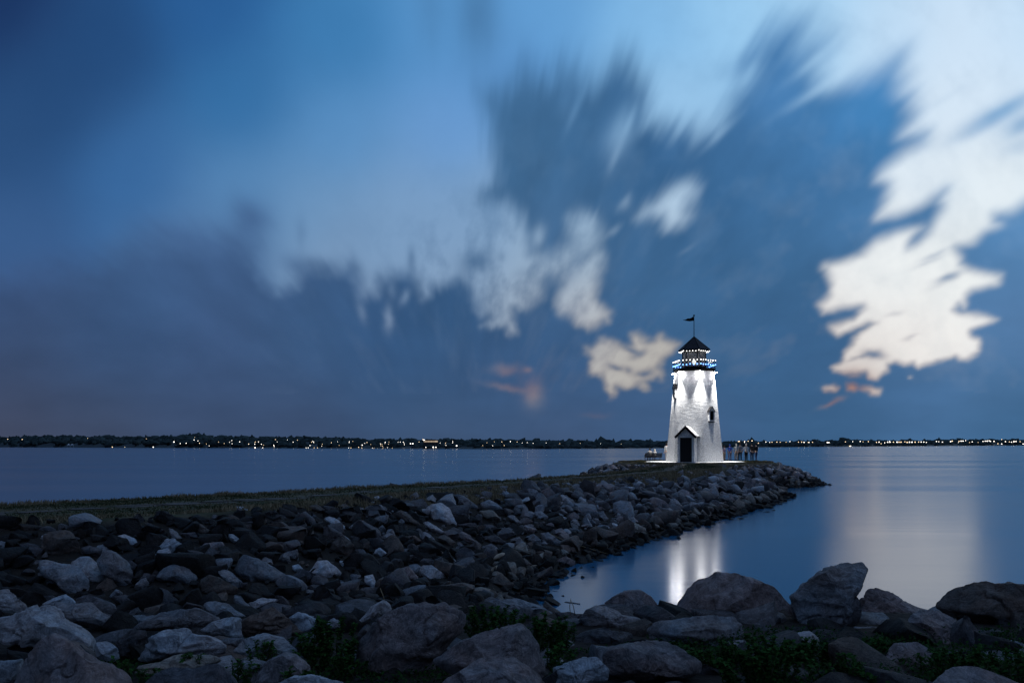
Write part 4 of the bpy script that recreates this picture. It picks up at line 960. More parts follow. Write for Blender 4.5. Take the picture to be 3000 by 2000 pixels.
# tower wall, faces divided so it can sag and swell slightly like hand-laid plaster
def tower():
    V=[];Fc=[]; nz=40; ns=10
    for j in range(nz+1):
        z = ZT*j/nz; r = rad_at(z)
        for k in range(6):
            a,b = hp(r,CAZ[k],z), hp(r,CAZ[(k+1)%6],z)
            for i in range(ns):
                p = a.lerp(b,i/ns); V.append(p[:])
    V = np.array(V); rr = np.hypot(V[:,0],V[:,1]); n = fbm(V*np.array([.9,.9,2.4]),4,.55)
    V[:,0] *= 1+.0012*n; V[:,1] *= 1+.0012*n
    m=6*ns
    for j in range(nz):
        for i in range(m):
            Fc.append((j*m+i,j*m+(i+1)%m,(j+1)*m+(i+1)%m,(j+1)*m+i))
    return obj('wall', mesh_np('wall',V,Fc,STUCCO), TL)
tower()
# gallery deck
mb = MB(); R_D = 2.22
mb.prism([hp(R_D,a,0)[:2] for a in CAZ], 9.44, 9.60); mb.prism([hp(R_D-.12,a,0)[:2] for a in CAZ], 9.30, 9.438)
mb.build('gallery_deck', DARK, TL)
rail = MB(); tops=[hp(R_D-.06,a,0) for a in CAZ]
for k in range(6):
    a,b = tops[k],tops[(k+1)%6]
    for z,r in ((10.38,.028),(10.0,.02),(9.74,.018)): rail.tube(a+Vector((0,0,z)),b+Vector((0,0,z)),r,n=6)
rl = rail.build('gallery_railing', DARK, TL)
for k in range(6):
    a,b = tops[k],tops[(k+1)%6]
    for t in (0,.5):
        p = a.lerp(b,t); m_ = MB().tube(p+Vector((0,0,9.6)),p+Vector((0,0,10.42)),.028 if t==0 else .02,n=6).build('post',DARK,rl)
    br = MB()
    for t0,t1 in ((.02,.25),(.48,.25),(.52,.75),(.98,.75)):
        br.tube(a.lerp(b,t0)+Vector((0,0,9.66)),a.lerp(b,t1)+Vector((0,0,10.36)),.013,n=5)
    br.build('brace',DARK,rl)
# lantern room
cu = MB().prism([hp(1.24,a,0)[:2] for a in CAZ], 9.60, 9.82).build('lantern_curb', DARK, TL)
def glass_mat():
    m, nt, out = mat_new('smoky_glass')
    t = N(nt,'ShaderNodeBsdfTransparent'); t.inputs[0].default_value=(.8,.82,.85,1)
    d = N(nt,'ShaderNodeBsdfDiffuse'); d.inputs[0].default_value=(.45,.44,.44,1)
    tr = N(nt,'ShaderNodeBsdfTranslucent'); tr.inputs[0].default_value=(.3,.29,.28,1)
    g = N(nt,'ShaderNodeBsdfGlossy'); g.inputs['Roughness'].default_value=.1
    x0 = N(nt,'ShaderNodeMixShader'); x0.inputs[0].default_value=.6; nt.links.new(d.outputs[0],x0.inputs[1]); nt.links.new(tr.outputs[0],x0.inputs[2])
    x1 = N(nt,'ShaderNodeMixShader'); x1.inputs[0].default_value=.5; nt.links.new(t.outputs[0],x1.inputs[1]); nt.links.new(x0.outputs[0],x1.inputs[2])
    x2 = N(nt,'ShaderNodeMixShader'); x2.inputs[0].default_value=.05; nt.links.new(x1.outputs[0],x2.inputs[1]); nt.links.new(g.outputs[0],x2.inputs[2])
    nt.links.new(x2.outputs[0],out.inputs[0]); return m
GL = glass_mat()
for k in range(6):
    a,b = hp(1.2,CAZ[k],0),hp(1.2,CAZ[(k+1)%6],0)
    MB().tube(a+Vector((0,0,9.82)),a+Vector((0,0,11.42)),.052,n=8).build('lantern_post',DARK,TL)
    u=(b-a).normalized(); a2,b2=a+u*.07,b-u*.07; nrm=Vector((-u.y,u.x,0))*.02
    MB().extrude([a2+Vector((0,0,9.84)),b2+Vector((0,0,9.84)),b2+Vector((0,0,11.40)),a2+Vector((0,0,11.40))],nrm).build('lantern_pane',GL,TL)
MB().prism([hp(1.42,a,0)[:2] for a in CAZ],11.42,11.56).build('roof_beam',DARK,TL)
# roof with slight overhang
rf = MB(); ea=[hp(1.66,a,11.50) for a in CAZ]; eb=[hp(1.66,a,11.58) for a in CAZ]; apex=Vector((0,0,13.02)); inn=Vector((0,0,11.95))
rf.v=[tuple(v) for v in ea+eb]+[tuple(apex),tuple(inn)]
rf.f=[(k,(k+1)%6,6+(k+1)%6,6+k) for k in range(6)]+[(6+k,6+(k+1)%6,12) for k in range(6)]+[((k+1)%6,k,13) for k in range(6)]
ro=rf.build('roof',ROOFM,TL)
hip=MB()
for k in range(6): hip.tube(eb[k]+Vector((0,0,.01)),apex,.035,.03,n=6)
hip.build('ridge_cap',DARK,ro)
# weather vane
MB().tube((0,0,12.95),(0,0,15.14),.038,.03,n=8).build('vane_mast',DARK,TL,True)
MB().ball((0,0,15.20),.095,12,8).build('vane_ball',DARK,TL,True)
pts=[]
top=[(0,.46),(-.16,.44),(-.30,.34),(-.46,.29),(-.62,.31),(-.76,.24),(-.92,.16),(-1.10,.20)]
bot=[(-1.08,.15),(-.94,.09),(-.78,.06),(-.62,.03),(-.46,.0),(-.30,.01),(-.14,.04),(0,.03)]
rgt = Vector((1,0,0))
MB().extrude([rgt*x+Vector((0,0,14.62+z)) for x,z in top+bot],(0,.03,0)).build('pennant',DARK,TL)
# beacon
BM = emission('beacon_glow',(1,.97,.88),7)
mb=MB().ball((0,0,10.36),.20,14,10,(1,1,1.5)); bc=mb.build('beacon_lamp',BM,TL,True)
MB().tube((0,0,9.82),(0,0,10.08),.16,.12,n=12).build('lamp_pedestal',DARK,bc)
pl = bpy.data.lights.new('beacon_light','POINT'); pl.energy=9; pl.shadow_soft_size=.22; pl.color=(1,.96,.88)
lo = bpy.data.objects.new('beacon_light',pl); C.objects.link(lo); lo.parent=TL; lo.location=(0,0,10.95)
# floodlights under the gallery corners
LENS = emission('flood_lens',(1,.98,1),400,True)
for k,a in enumerate(CAZ):
    p = hp(2.24,a,9.22)
    body = MB().tube(p+Vector((0,0,.12)),p+Vector((0,0,-.02)),.10,.15,n=12).build('floodlight',DARK,TL)
    MB().tube(p+Vector((0,0,-.021)),p+Vector((0,0,-.07)),.135,.12,n=12).build('lens',LENS,body)
    sl = bpy.data.lights.new('floodlight','SPOT'); sl.energy=5200; sl.spot_size=math.radians(54); sl.spot_blend=1.0; sl.shadow_soft_size=.07; sl.color=(1,.99,.97)
    so = bpy.data.objects.new('floodlight_beam',sl); C.objects.link(so); so.parent=TL; so.location=hp(2.42,a,9.12)
    wl_ = bpy.data.lights.new('floodlight','SPOT'); wl_.energy=50; wl_.spot_size=math.radians(128); wl_.spot_blend=.9; wl_.shadow_soft_size=.09; wl_.color=(1,.99,.97)
    wo = bpy.data.objects.new('floodlight_wash',wl_); C.objects.link(wo); wo.parent=TL; wo.location=hp(2.40,a,9.14)
    tgt = hp(2.75,a,0); so.rotation_euler = (tgt-so.location).to_track_quat('-Z','Y').to_euler()
# windows
PANEM = principled('dark_window_void',(.004,.004,.005),1.0,spec=0)
def window(az, zb, tb=.40, h=1.02):
    a = math.radians(az); n = Vector((math.sin(a),-math.cos(a),0)); t = Vector((math.cos(a),math.sin(a),0)); up = Vector((0,0,1))
    r0 = rad_at(zb)*.866+.17
    def outline(w, z0, z1, zp): return [n*r0+t*(-w)+up*z0, n*r0+t*w+up*z0, n*r0+t*w+up*z1, n*r0+up*zp, n*r0-t*w+up*z1]
    o = outline(tb, zb, zb+h, zb+h+.42); i = outline(tb*.70, zb+.10, zb+h-.06, zb+h+.10)
    mb = MB(); depth = -n*.75
    vs = o+i+[p+depth for p in o]+[p-n*.13 for p in i]
    fs = [(k,(k+1)%5,5+(k+1)%5,5+k) for k in range(5)]+[(k,(k+1)%5,10+(k+1)%5,10+k) for k in range(5)]+[(5+k,5+(k+1)%5,15+(k+1)%5,15+k) for k in range(5)]+[(14,13,12,11,10)]
    mb.add(vs,fs); w = mb.build('window',STUCCO,TL)
    MB().extrude([p-n*.10 for p in i],-n*.02).build('pane',PANEM,w)
    MB().extrude([p+n*.004-up*.04 for p in (o[0]-t*.03,o[1]+t*.03,o[1]+t*.03-up*.06,o[0]-t*.03-up*.06)], -n*.7).build('sill',DARK,w)
    e = MB()
    for s_ in (1,-1):
        q = [o[3]+up*.05+n*.05, o[2 if s_>0 else 4]+t*s_*.05+n*.05-up*.02]
        e.extrude([q[0],q[1],q[1]-up*.09,q[0]-up*.09], -n*.7)
    e.build('hood',DARK,w)
window(48,4.15); window(-72,6.62); window(168,4.2); window(108,6.6)
# porch
def porch():
    az=-12; a=math.radians(az); n=Vector((math.sin(a),-math.cos(a),0)); t=Vector((math.cos(a),math.sin(a),0)); up=Vector((0,0,1))
    rF=3.95; W=.83; H=2.62
    pr = MB()
    def q(x,r,z): return t*x+n*r+up*z
    # side walls and gable front with a door opening
    dw,dh=.60,2.46
    for s_ in (-1,1):
        pr.extrude([q(s_*W,2.2,-.05),q(s_*W,rF,-.05),q(s_*W,rF,H),q(s_*W,2.2,H)],-t*s_*.12)
        pr.extrude([q(s_*dw,rF-.004,-.05),q(s_*(W-.12),rF-.004,-.05),q(s_*(W-.12),rF-.004,H),q(s_*dw,rF-.004,H)],-n*.12)
    pr.extrude([q(-W,rF-.002,H),q(W,rF-.002,H),q(0,rF-.002,H+.80)],-n*.12)
    pr.extrude([q(-dw,rF-.006,dh),q(dw,rF-.006,dh),q(dw,rF-.006,H+.001),q(-dw,rF-.006,H+.001)],-n*.10)
    po = pr.build('porch',STUCCO,TL)
    rp = MB()
    for s_ in (-1,1):
        rp.extrude([q(0,1.9,H+1.02),q(s_*1.06,1.9,H-.03),q(s_*1.06,1.9,H-.10),q(0,1.9,H+.93)], n*(rF+.16-1.9))
    rp.build('porch_roof',PROOF,po)
    fa = MB()
    for s_ in (-1,1):
        fa.extrude([q(0,rF+.165,H+1.04),q(s_*1.10,rF+.165,H-.05),q(s_*1.00,rF+.165,H-.26),q(s_*.0,rF+.165,H+.74)], n*.05)
        fa.extrude([q(s_*1.065,1.9,H-.02),q(s_*1.065,rF+.16,H-.02),q(s_*1.065,rF+.16,H-.13),q(s_*1.065,1.9,H-.13)], t*s_*.03)
    fa.build('bargeboard',DARK,po)
    fr = MB()
    for s_ in (-1,1): fr.extrude([q(s_*(dw-.001),rF+.02,0),q(s_*(dw+.11),rF+.02,0),q(s_*(dw+.11),rF+.02,dh+.11),q(s_*(dw-.001),rF+.02,dh+.11)],-n*.05)
    fr.extrude([q(-dw,rF+.022,dh),q(dw,rF+.022,dh),q(dw,rF+.022,dh+.10),q(-dw,rF+.022,dh+.10)],-n*.05)
    fr.build('door_frame',TRIM,po)
    dr = MB().extrude([q(-dw+.01,rF-.10,.02),q(dw-.01,rF-.10,.02),q(dw-.01,rF-.10,dh-.01),q(-dw+.01,rF-.10,dh-.01)],-n*.05)
    for (x0,x1,z0,z1) in ((-.48,-.06,.25,1.05),(.06,.48,.25,1.05),(-.48,-.06,1.25,2.25),(.06,.48,1.25,2.25)):
        dr.extrude([q(x0,rF-.085,z0),q(x1,rF-.085,z0),q(x1,rF-.085,z1),q(x0,rF-.085,z1)],-n*.012)
    d = dr.build('door',DOORM,po)
    MB().ball(q(.44,rF-.05,1.12),.04,8,6).build('handle',DARK,d)
porch()
# strings of bulbs
BW = emission('white_bulb',(1,.98,.94),4.5); BB = emission('blue_bulb',(.12,.30,1.0),7); WIRE = DARK
def string(name, label, R, z, n_per, mat, r, sag, lamp_every=3):
    root = empty(name,(TWX,TWY,PLAT+.045),PHI); tag(root,label,'string lights','strings of bulbs round the lighthouse top')
    mb = MB(); prev=None; bme=None; rnd=random.Random(int(z*100)); pos=[]
    for k in range(6):
        a,b = hp(R,CAZ[k],z),hp(R,CAZ[(k+1)%6],z)
        for i in range(n_per):
            t=i/n_per; p=a.lerp(b,t); p.z += -sag*math.sin(PI*((t*2)%1))+rnd.uniform(-.02,.02); pos.append(p)
    for i,p in enumerate(pos): mb.tube(p,pos[(i+1)%len(pos)],.008,n=4,cap=False)
    mb.build('wire',WIRE,root)
    bme=None
    for p in pos:
        if bme is None:
            o=MB().ball((0,0,0),r,10,6).build('bulb',mat,root,True); bme=o.data
        else:
            o=bpy.data.objects.new('bulb',bme); C.objects.link(o); o.parent=root
        o.location=p-Vector((0,0,r))
    return root
string('string_lights','string of white bulbs hung along the eaves of the lantern roof',1.58,11.46,5,BW,.040,.05)
string('string_lights','string of white bulbs along the top rail of the gallery',R_D-.02,10.44,6,BW,.052,-.02)
string('string_lights','string of blue bulbs along the middle rail of the gallery',R_D-.03,10.04,6,BB,.060,.03)
# ================================================================ PEOPLE AND BENCH
SKIN = principled('skin',(.42,.27,.20),.6); 
def cloth(name, col): return principled(name,col,.9,noise=.15,nscale=10,bump=.3,bscale=25)
HAIRS = {'dark':principled('dark_hair',(.02,.015,.012),.7),'fair':principled('fair_hair',(.62,.55,.45),.7),'brown':principled('brown_hair',(.07,.045,.03),.7)}
def skinned(name, verts, edges, radii, mat, parent, root_i=0, sub=2):
    me = bpy.data.meshes.new(name); me.from_pydata([tuple(v) for v in verts], edges, [])
    o = obj(name, me, parent); me.materials.append(mat)
    md = o.modifiers.new('skin','SKIN'); md.use_smooth_shade = True
    sv = me.skin_vertices[0].data
    for i,r in enumerate(radii):
        sv[i].radius = (r[0],r[1]) if isinstance(r,tuple) else (r,r)
    sv[root_i].use_root = True
    s = o.modifiers.new('sub','SUBSURF'); s.levels = sub; s.render_levels = sub
    dg = bpy.context.evaluated_depsgraph_get(); ev = o.evaluated_get(dg)
    nm = bpy.data.meshes.new_from_object(ev); o.modifiers.clear(); o.data = nm; nm.name = name
    if not nm.materials: nm.materials.append(mat)
    nm.polygons.foreach_set('use_smooth',[True]*len(nm.polygons))
    return o
def hand(b, wrist, d, r):
    """adds palm, four fingers and a thumb to the edge graph b; wrist vertex index given"""
    d = d.normalized(); side = d.cross(Vector((0,1,0))); side = side.normalized() if side.length > .1 else Vector((1,0,0))
    pw = b['v'][wrist]; palm = b['add'](pw+d*.07, .026, wrist)
    for k,L in enumerate((.068,.078,.073,.056)):
        o = side*((k-1.5)*.019)
        q = b['add'](pw+d*.10+o, .0095, palm); q2 = b['add'](pw+d*(.10+L*.55)+o*1.1+Vector((0,.008,0)), .0085, q); b['add'](pw+d*(.10+L)+o*1.1+Vector((0,.024,0)), .007, q2)
    q = b['add'](pw+d*.05-side*.034, .0105, palm); b['add'](pw+d*.088-side*.050, .009, q)
def person(loc, rotz, H, label, shirt, trousers, hair, pose='stand', arms=((.05,0),(.05,0)), stride=.0, lean=0., long_hair=False, sleeves='short', group='people on the jetty head'):
    """origin at the feet, or at the seat for a sitting figure; faces local +Y"""
    root = empty('person', loc, rotz); tag(root,label,'person',group); k = H/1.75
    V=[];Ed=[];R=[]
    def add(p, r, par=None):
        V.append(Vector(p)*k if False else Vector(p)); R.append(r); i=len(V)-1
        if par is not None: Ed.append((par,i))
        return i
    B={'v':V,'add':add}
    sit = pose=='sit'
    z0 = .98 if not sit else .10
    pel = add((0,0,z0),(.155,.115))
    wst = add((0,lean*.15,z0+.17),(.135,.10),pel); che = add((0,lean*.45,z0+.38),(.165,.115),wst); sh = add((0,lean*.6,z0+.50),(.12,.09),che)
    nk = add((0,lean*.68,z0+.58),.055,sh); nk2 = add((0,lean*.75+.01,z0+.635),.056,nk)
    hd = add((0,lean*.8+.02,z0+.71),(.074,.09),nk2); ht = add((0,lean*.8+.015,z0+.79),(.068,.082),hd)
    wr=[]; kn=[]; an=[]; el=[]
    for s_,(sw,out_) in ((-1,arms[0]),(1,arms[1])):
        a = add((s_*.19,lean*.55,z0+.47),.058,sh)
        e = add((s_*(.22+out_*.25),lean*.55+sw*.22,z0+.47-.29+abs(sw)*.05+out_*.12),.045,a)
        w_ = add((s_*(.225+out_*.5),lean*.55+sw*.9*.4+.04,z0+.47-.55+abs(sw)*.35+out_*.34),.030,e)
        hand(B,w_,V[w_]-V[e],.03); wr.append(w_); el.append(e)
    for s_ in (-1,1):
        if sit:
            h = add((s_*.10,.06,z0-.01),.095,pel); n_ = add((s_*.12,.44,z0+.02),.065,h); c = add((s_*.12,.47,z0-.20),.055,n_); a_ = add((s_*.12,.47,z0-.46),.038,c)
            t_ = add((s_*.125,.56,z0-.50),(.04,.03),a_); add((s_*.13,.66,z0-.515),(.036,.022),t_)
        else:
            st = s_*stride
            h = add((s_*.095,0,z0-.09),.098,pel); n_ = add((s_*.105,st*.5+.02,.50),.062,h); c = add((s_*.11,st*.8-.01,.34),.056,n_); a_ = add((s_*.115,st,.09),.038,c)
            t_ = add((s_*.125,st+.08,.045),(.04,.032),a_); add((s_*.135,st+.17,.03),(.034,.022),t_)
        kn.append(n_); an.append(a_)
    V2=[v*k for v in V]; rk=[tuple(x*k for x in r) if isinstance(r,tuple) else r*k for r in R]
    skinned('body',V2,Ed,rk,SKIN,root)
    # face: nose, ears
    c = V2[hd]; f = MB().ball(c+Vector((0,.095*k,-.005)),.014*k,6,4,(1,1.3,1.6)).ball(c+Vector((-.078*k,0,0)),.018*k,6,4,(.5,1,1.5)).ball(c+Vector((.078*k,0,0)),.018*k,6,4,(.5,1,1.5)).build('face_features',SKIN,root,True)
    ey = MB().ball(c+Vector((-.03*k,.082*k,.03*k)),.009*k,6,4).ball(c+Vector((.03*k,.082*k,.03*k)),.009*k,6,4).tube(c+Vector((-.022*k,.088*k,-.045*k)),c+Vector((.022*k,.088*k,-.045*k)),.005*k,n=5).build('eyes_and_mouth',HAIRS['dark'],root,True)
    # hair cap
    hb = MB().ball(V2[ht]+Vector((0,-.014*k,-.02*k)),.098*k,12,8,(1,1.1,1.0))
    if long_hair: hb.ball(V2[hd]+Vector((0,-.055*k,-.05*k)),.088*k,12,8,(1.05,.7,1.9))
    else: hb.ball(V2[hd]+Vector((0,-.045*k,0)),.078*k,10,6,(1,.8,1.1))
    hb.build('hair',hair if not isinstance(hair,str) else HAIRS[hair],root,True)
    # shirt
    SV=[V2[pel]+Vector((0,0,-.02*k)),V2[wst],V2[che],V2[sh]]; SE=[(0,1),(1,2),(2,3)]; SR=[(.168*k,.13*k),(.152*k,.118*k),(.18*k,.132*k),(.128*k,.10*k)]
    for i,s_ in enumerate((-1,1)):
        a_i=len(SV); SV.append(V2[el[i]-1]); SE.append((3,a_i)); SR.append(.072*k)
        end = V2[el[i]] if sleeves=='long' else V2[el[i]-1].lerp(V2[el[i]],.75)
        SV.append(end); SE.append((a_i,a_i+1)); SR.append(.060*k)
        if sleeves=='long': SV.append(V2[el[i]].lerp(V2[wr[i]],.9)); SE.append((a_i+1,a_i+2)); SR.append(.045*k)
    skinned('shirt',SV,SE,SR,shirt,root)
    TV=[V2[pel]+Vector((0,0,.03*k))]; TE=[]; TR=[(.163*k,.125*k)]
    for i in (0,1):
        h_i=kn[i]-1; b0=len(TV); TV+= [V2[h_i],V2[kn[i]],V2[kn[i]+1],V2[an[i]]]; TE+=[(0,b0),(b0,b0+1),(b0+1,b0+2),(b0+2,b0+3)]; TR+=[.108*k,.078*k,.072*k,.060*k]
    skinned('trousers',TV,TE,TR,trousers,root)
    shm = MB()
    for i in (0,1):
        t_=an[i]+1; shm.ball((V2[an[i]]+V2[t_+1])/2+Vector((0,0,-.01*k)),.06*k,10,6,(.85,2.3,.75))
    shm.build('shoes',HAIRS['dark'],root,True)
    return root
PZ = PLAT+.0
def stand(px, D, rot, H, label, **kw):
    x = at(px,1340,D).x; r = math.hypot(x-TWX,D-TWY); z = terr(x,D) if r > 5.0 else PLAT+.045
    return person((x,D,z),rot,H,label,**kw)
c_white=cloth('white_cotton',(.42,.42,.42)); c_cream=cloth('cream_cotton',(.38,.36,.33)); c_blue=cloth('blue_cloth',(.04,.09,.42)); c_navy=cloth('navy_cloth',(.02,.03,.07)); c_black=cloth('black_cloth',(.012,.012,.014))
c_grey=cloth('grey_cloth',(.16,.16,.18)); c_mauve=cloth('mauve_cloth',(.20,.15,.20)); c_tan=cloth('tan_cloth',(.26,.20,.16)); c_jean=cloth('denim',(.05,.08,.16))
stand(1953,86.5,.3,1.84,'standing person in white top and dark trousers beside the bench, arm towards the lighthouse',shirt=c_white,trousers=c_grey,hair='dark',arms=((.1,0),(.3,.9)),sleeves='long')
stand(2122,88.0,.4,1.62,'person in mauve clothes closest to the right side of the lighthouse',shirt=c_mauve,trousers=c_tan,hair='brown',arms=((.3,0),(.5,0)),stride=.05)
stand(2138,88.6,-.2,1.74,'person with blue top and blue cap, second from the lighthouse wall',shirt=c_blue,trousers=c_mauve,hair=principled('blue_cap',(.03,.08,.5),.8),arms=((.2,0),(.1,0)))
stand(2157,87.5,.1,1.84,'person in white top and tan trousers left of the dark-dressed one',shirt=c_white,trousers=c_tan,hair='fair',arms=((.4,0),(.1,.1)),long_hair=True)
stand(2168,87.9,-.3,1.90,'tall person in grey shirt between the two white tops',shirt=c_grey,trousers=c_black,hair='brown',arms=((.1,.1),(.2,0)))
stand(2186,86.6,.15,1.83,'broad person in white T-shirt and black trousers, feet apart',shirt=c_white,trousers=c_black,hair='fair',arms=((.3,.15),(.3,.2)),stride=.06)
stand(2203,85.6,-.1,1.88,'person in black jacket just right of the white T-shirt',shirt=c_black,trousers=c_navy,hair='dark',sleeves='long',stride=.1)
stand(2215,84.9,.5,1.86,'person in dark coat and jeans at the right end of the group',shirt=c_black,trousers=c_jean,hair='dark',sleeves='long',arms=((.3,0),(.1,0)),stride=.12)
# bench, seen from behind
def bench(x, y, z, rot):
    root=empty('park_bench',(x,y,z),rot); tag(root,'black slatted park bench with scrolled arms left of the lighthouse','bench')
    L=1.9
    st=MB()
    for i in range(5): st.box((0,.06+i*.085,.44),(L,.065,.03))
    st.build('seat',DARK,root,bevel=.005)
    bk=MB()
    for i in range(6): bk.box((0,-.03-.025*i,.50+.075*i),(L,.028,.062))
    bk.build('backrest',DARK,root,bevel=.004)
    for s_ in (-1,1):
        X=s_*(L/2-.12); fr=MB()
        def p(y,z): return Vector((X,y,z))
        fr.path([p(.44,0),p(.38,.14),p(.46,.28),p(.40,.42)],[.025,.02,.02,.022]); fr.path([p(-.02,0),p(.06,.14),p(-.04,.28),p(0,.42),p(-.18,.94)],[.025,.02,.02,.022,.018]); fr.path([p(.40,.42),p(0,.42)],[.02,.02]); fr.path([p(.06,.14),p(.38,.14)],[.014,.014])
        fr.build('leg_frame',DARK,root)
        am=MB().path([p(-.10,.68),p(.20,.70),p(.42,.67),p(.50,.60),p(.46,.54),p(.40,.57)],[.02,.022,.022,.02,.018,.014]); am.build('armrest',DARK,root)
    MB().tube((-L/2+.12,.21,.14),(L/2-.12,.21,.14),.014,n=6).build('stretcher',DARK,root)
    return root
D_B=86.0; xb=at(1914,1345,D_B).x; zb=terr(xb,D_B)
bench(xb,D_B,zb,.10)
def seated(dx,label,**kw):
    cx,cy=math.cos(.10),math.sin(.10)
    return person((xb+dx*cx-.2*cy*0,D_B+dx*cy+.17,zb+.455),.10,kw.pop('H',1.72),label,pose='sit',group='people on the bench',**kw)
seated(-.32,'person in pale shirt with dark hair sitting on the left of the bench',shirt=c_cream,trousers=c_navy,hair='dark',arms=((.5,.3),(.5,0)),lean=.1,H=1.80)
seated(.22,'smaller fair-haired person leaning in on the middle of the bench',shirt=c_white,trousers=c_navy,hair='fair',arms=((.5,0),(.5,0)),lean=.15,H=1.58,long_hair=True)
# ================================================================ FAR SHORE
WPX=[-1500,0,375,750,1500,2100,2500,3000,4500]; WPY=[1309.6,1309.6,1311,1312,1315,1311,1307.6,1304.4,1303.6]
def wl(px): return np.interp(px,WPX,WPY)
def hor(px): return PY0-(px-PX0)*math.tan(-ROLL)*1.0
def shore_D(px):
    g = np.maximum(wl(px)-hor(px), 2.2); return E*F/g
TPX=[-1500,0,200,350,480,560,700,760,900,1000,1100,1300,1480,1700,1850,1950,2100,2300,2440,2460,2559,2750,2942,3000,4500]
TPY=[1281,1279,1277,1279,1276,1272.5,1277,1282,1280,1286,1287,1289,1291,1294,1294,1293,1295,1295,1292,1288,1292,1288.5,1288,1288,1288]
def top(px): return np.interp(px,TPX,TPY)
def far():
    rng=np.random.RandomState(8)
    m=principled('far_land',(.04,.048,.05),.95)
    X=np.arange(-1500,4501,25.); V=[];Fc=[]
    for i,px in enumerate(X):
        D=float(shore_D(px)); H_=(float(wl(px))-float(top(px)))*D/F
        for (k,h) in ((1.0,-.3),(1.003,.5),(1.08,H_*.30),(1.22,H_*.62),(1.45,H_*.75),(1.9,H_*.5)):
            x=(px-PX0)/F*D*k; V.append((x,D*k,h*(k if h>1 else 1)))
    n=6
    for i in range(len(X)-1):
        for j in range(n-1):
            a=i*n+j; Fc.append((a,a+n,a+n+1,a+1))
    o=obj('far_shore',mesh_np('far_shore',V,Fc,m,True)); tag(o,'low dark land along the far side of the lake',kind='structure')
    # the woods: one dark mass of crowns
    Vb,Fb=ico(1) if False else ICO[2]
    Vs=[];Fs=[];cs=[];base=0
    for q in range(5200):
        px=rng.uniform(-1400,4400); D0=float(shore_D(px)); t=rng.rand()**.8
        k=1+.42*t; D=D0*k
        yb=float(wl(px)); yt=float(top(px))+fbm(np.array([[px/26.,t*3,0]]),3)[0]*3.2
        # crown top climbs from low at the shore to the skyline
        crest=yb-(yb-yt)*(.38+.62*t**.6)
        zt=E+(hor(px)-crest)*D/F
        r=rng.uniform(5.0,9.5)*(D/1100.)**.55*(.55+.45*t)
        zc_=zt-r*rng.uniform(.75,1.0)
        sc=np.array([rng.uniform(.9,1.7),rng.uniform(.9,1.4),rng.uniform(.75,1.15)])*r
        W=Vb*(1+.28*rng.normal(size=len(Vb))[:,None])*sc+np.array([(px-PX0)/F*D,D,zc_])
        Vs.append(W);Fs.append(Fb+base);base+=len(W); cs.append(np.repeat(np.array([[.040,.055,.055]])*rng.uniform(.6,1.5),len(W),0))  # distance haze is put into the crowns' lifted, bluish tint
        if t<.25:   # undergrowth down to the water
            W=Vb*(1+.25*rng.normal(size=len(Vb))[:,None])*sc*np.array([1.3,1,.7])+np.array([(px-PX0)/F*D,D,r*.25]); Vs.append(W);Fs.append(Fb+base);base+=len(W); cs.append(np.repeat(np.array([[.032,.042,.044]]),len(W),0))
    mm,nt,out=mat_new('hazed_foliage'); a=N(nt,'ShaderNodeAttribute',attribute_name='tint'); p=N(nt,'ShaderNodeBsdfDiffuse'); nt.links.new(a.outputs['Vector'],p.inputs[0]); nt.links.new(p.outputs[0],out.inputs[0])
    o=obj('far_woods',mesh_np('far_woods',np.vstack(Vs),np.vstack(Fs),mm,False,{'tint':np.vstack(cs)})); tag(o,'dark wooded skyline across the lake',kind='stuff')
far()
L3=[(72,143,1),(204,146,1.1),(805,135,.6),(1032,216,1.4),(1147,217,.7),(1345,141,.6),(1408,216,1.6),(1598,169,2),(1656,184,1.1),(1710,181,1.2),(1783,150,1.1),(1790,127,.5),(1818,160,.9),(1833,181,1.2),(1896,188,.7),(2008,170,.7),(2060,183,.8),(2108,173,.6),(2130,156,.8),(2132,185,.9),(2201,168,1),(2285,188,1.1),(2342,172,.8),(2340,190,1),(2342,222,1.5),(1922,205,.8)]
L4=[(7,158,1),(84,177,1.1),(142,158,.8),(168,158,.9),(137,178,.8),(193,178,1.1),(212,186,.6),(140,208,1.6),(205,210,1),(314,138,.9),(330,158,.6),(417,141,.6),(467,160,1),(503,142,.9),(300,185,1),(303,197,1.2),(578,209,.9),(597,209,1.1),(612,189,1.1),(625,161,.8),(636,153,.9),(643,162,1.1),(648,209,.9),(677,209,1),(713,195,.7),(718,178,.7),(796,165,1.1),(849,157,.6),(864,187,.5),(950,163,1.1),(952,153,.6),(980,152,.6),(945,210,.9),(965,210,1),(1031,204,1.3),(1058,210,1),(1062,186,1.6),(1083,170,.7),(1103,163,1),(1135,180,.6),(1150,210,1.2),(1165,210,1.2),(1190,210,.9),(1220,175,.9),(1222,190,.9),(1235,193,.8),(1232,178,.7),(1260,161,1.1),(1258,170,.6),(1290,177,.7),(1292,160,.6),(1240,208,.6),(1280,207,.6),(1320,210,.6),(1371,160,.8),(1390,160,.9),(1415,160,1),(1425,182,1),(1422,171,.6),(1478,173,2),(1498,173,2),(1551,159,.9),(1585,138,1.4),(1610,205,1.2),(1674,204,2.4),(1697,205,1.7),(1733,167,.7),(1780,170,1),(1783,187,1),(1841,165,1),(1840,153,.6),(1875,192,2.4),(2099,190,.7),(2136,166,.7),(2185,191,.8),(2264,158,1),(2285,189,1),(2338,155,1.3),(2200,157,.6)]
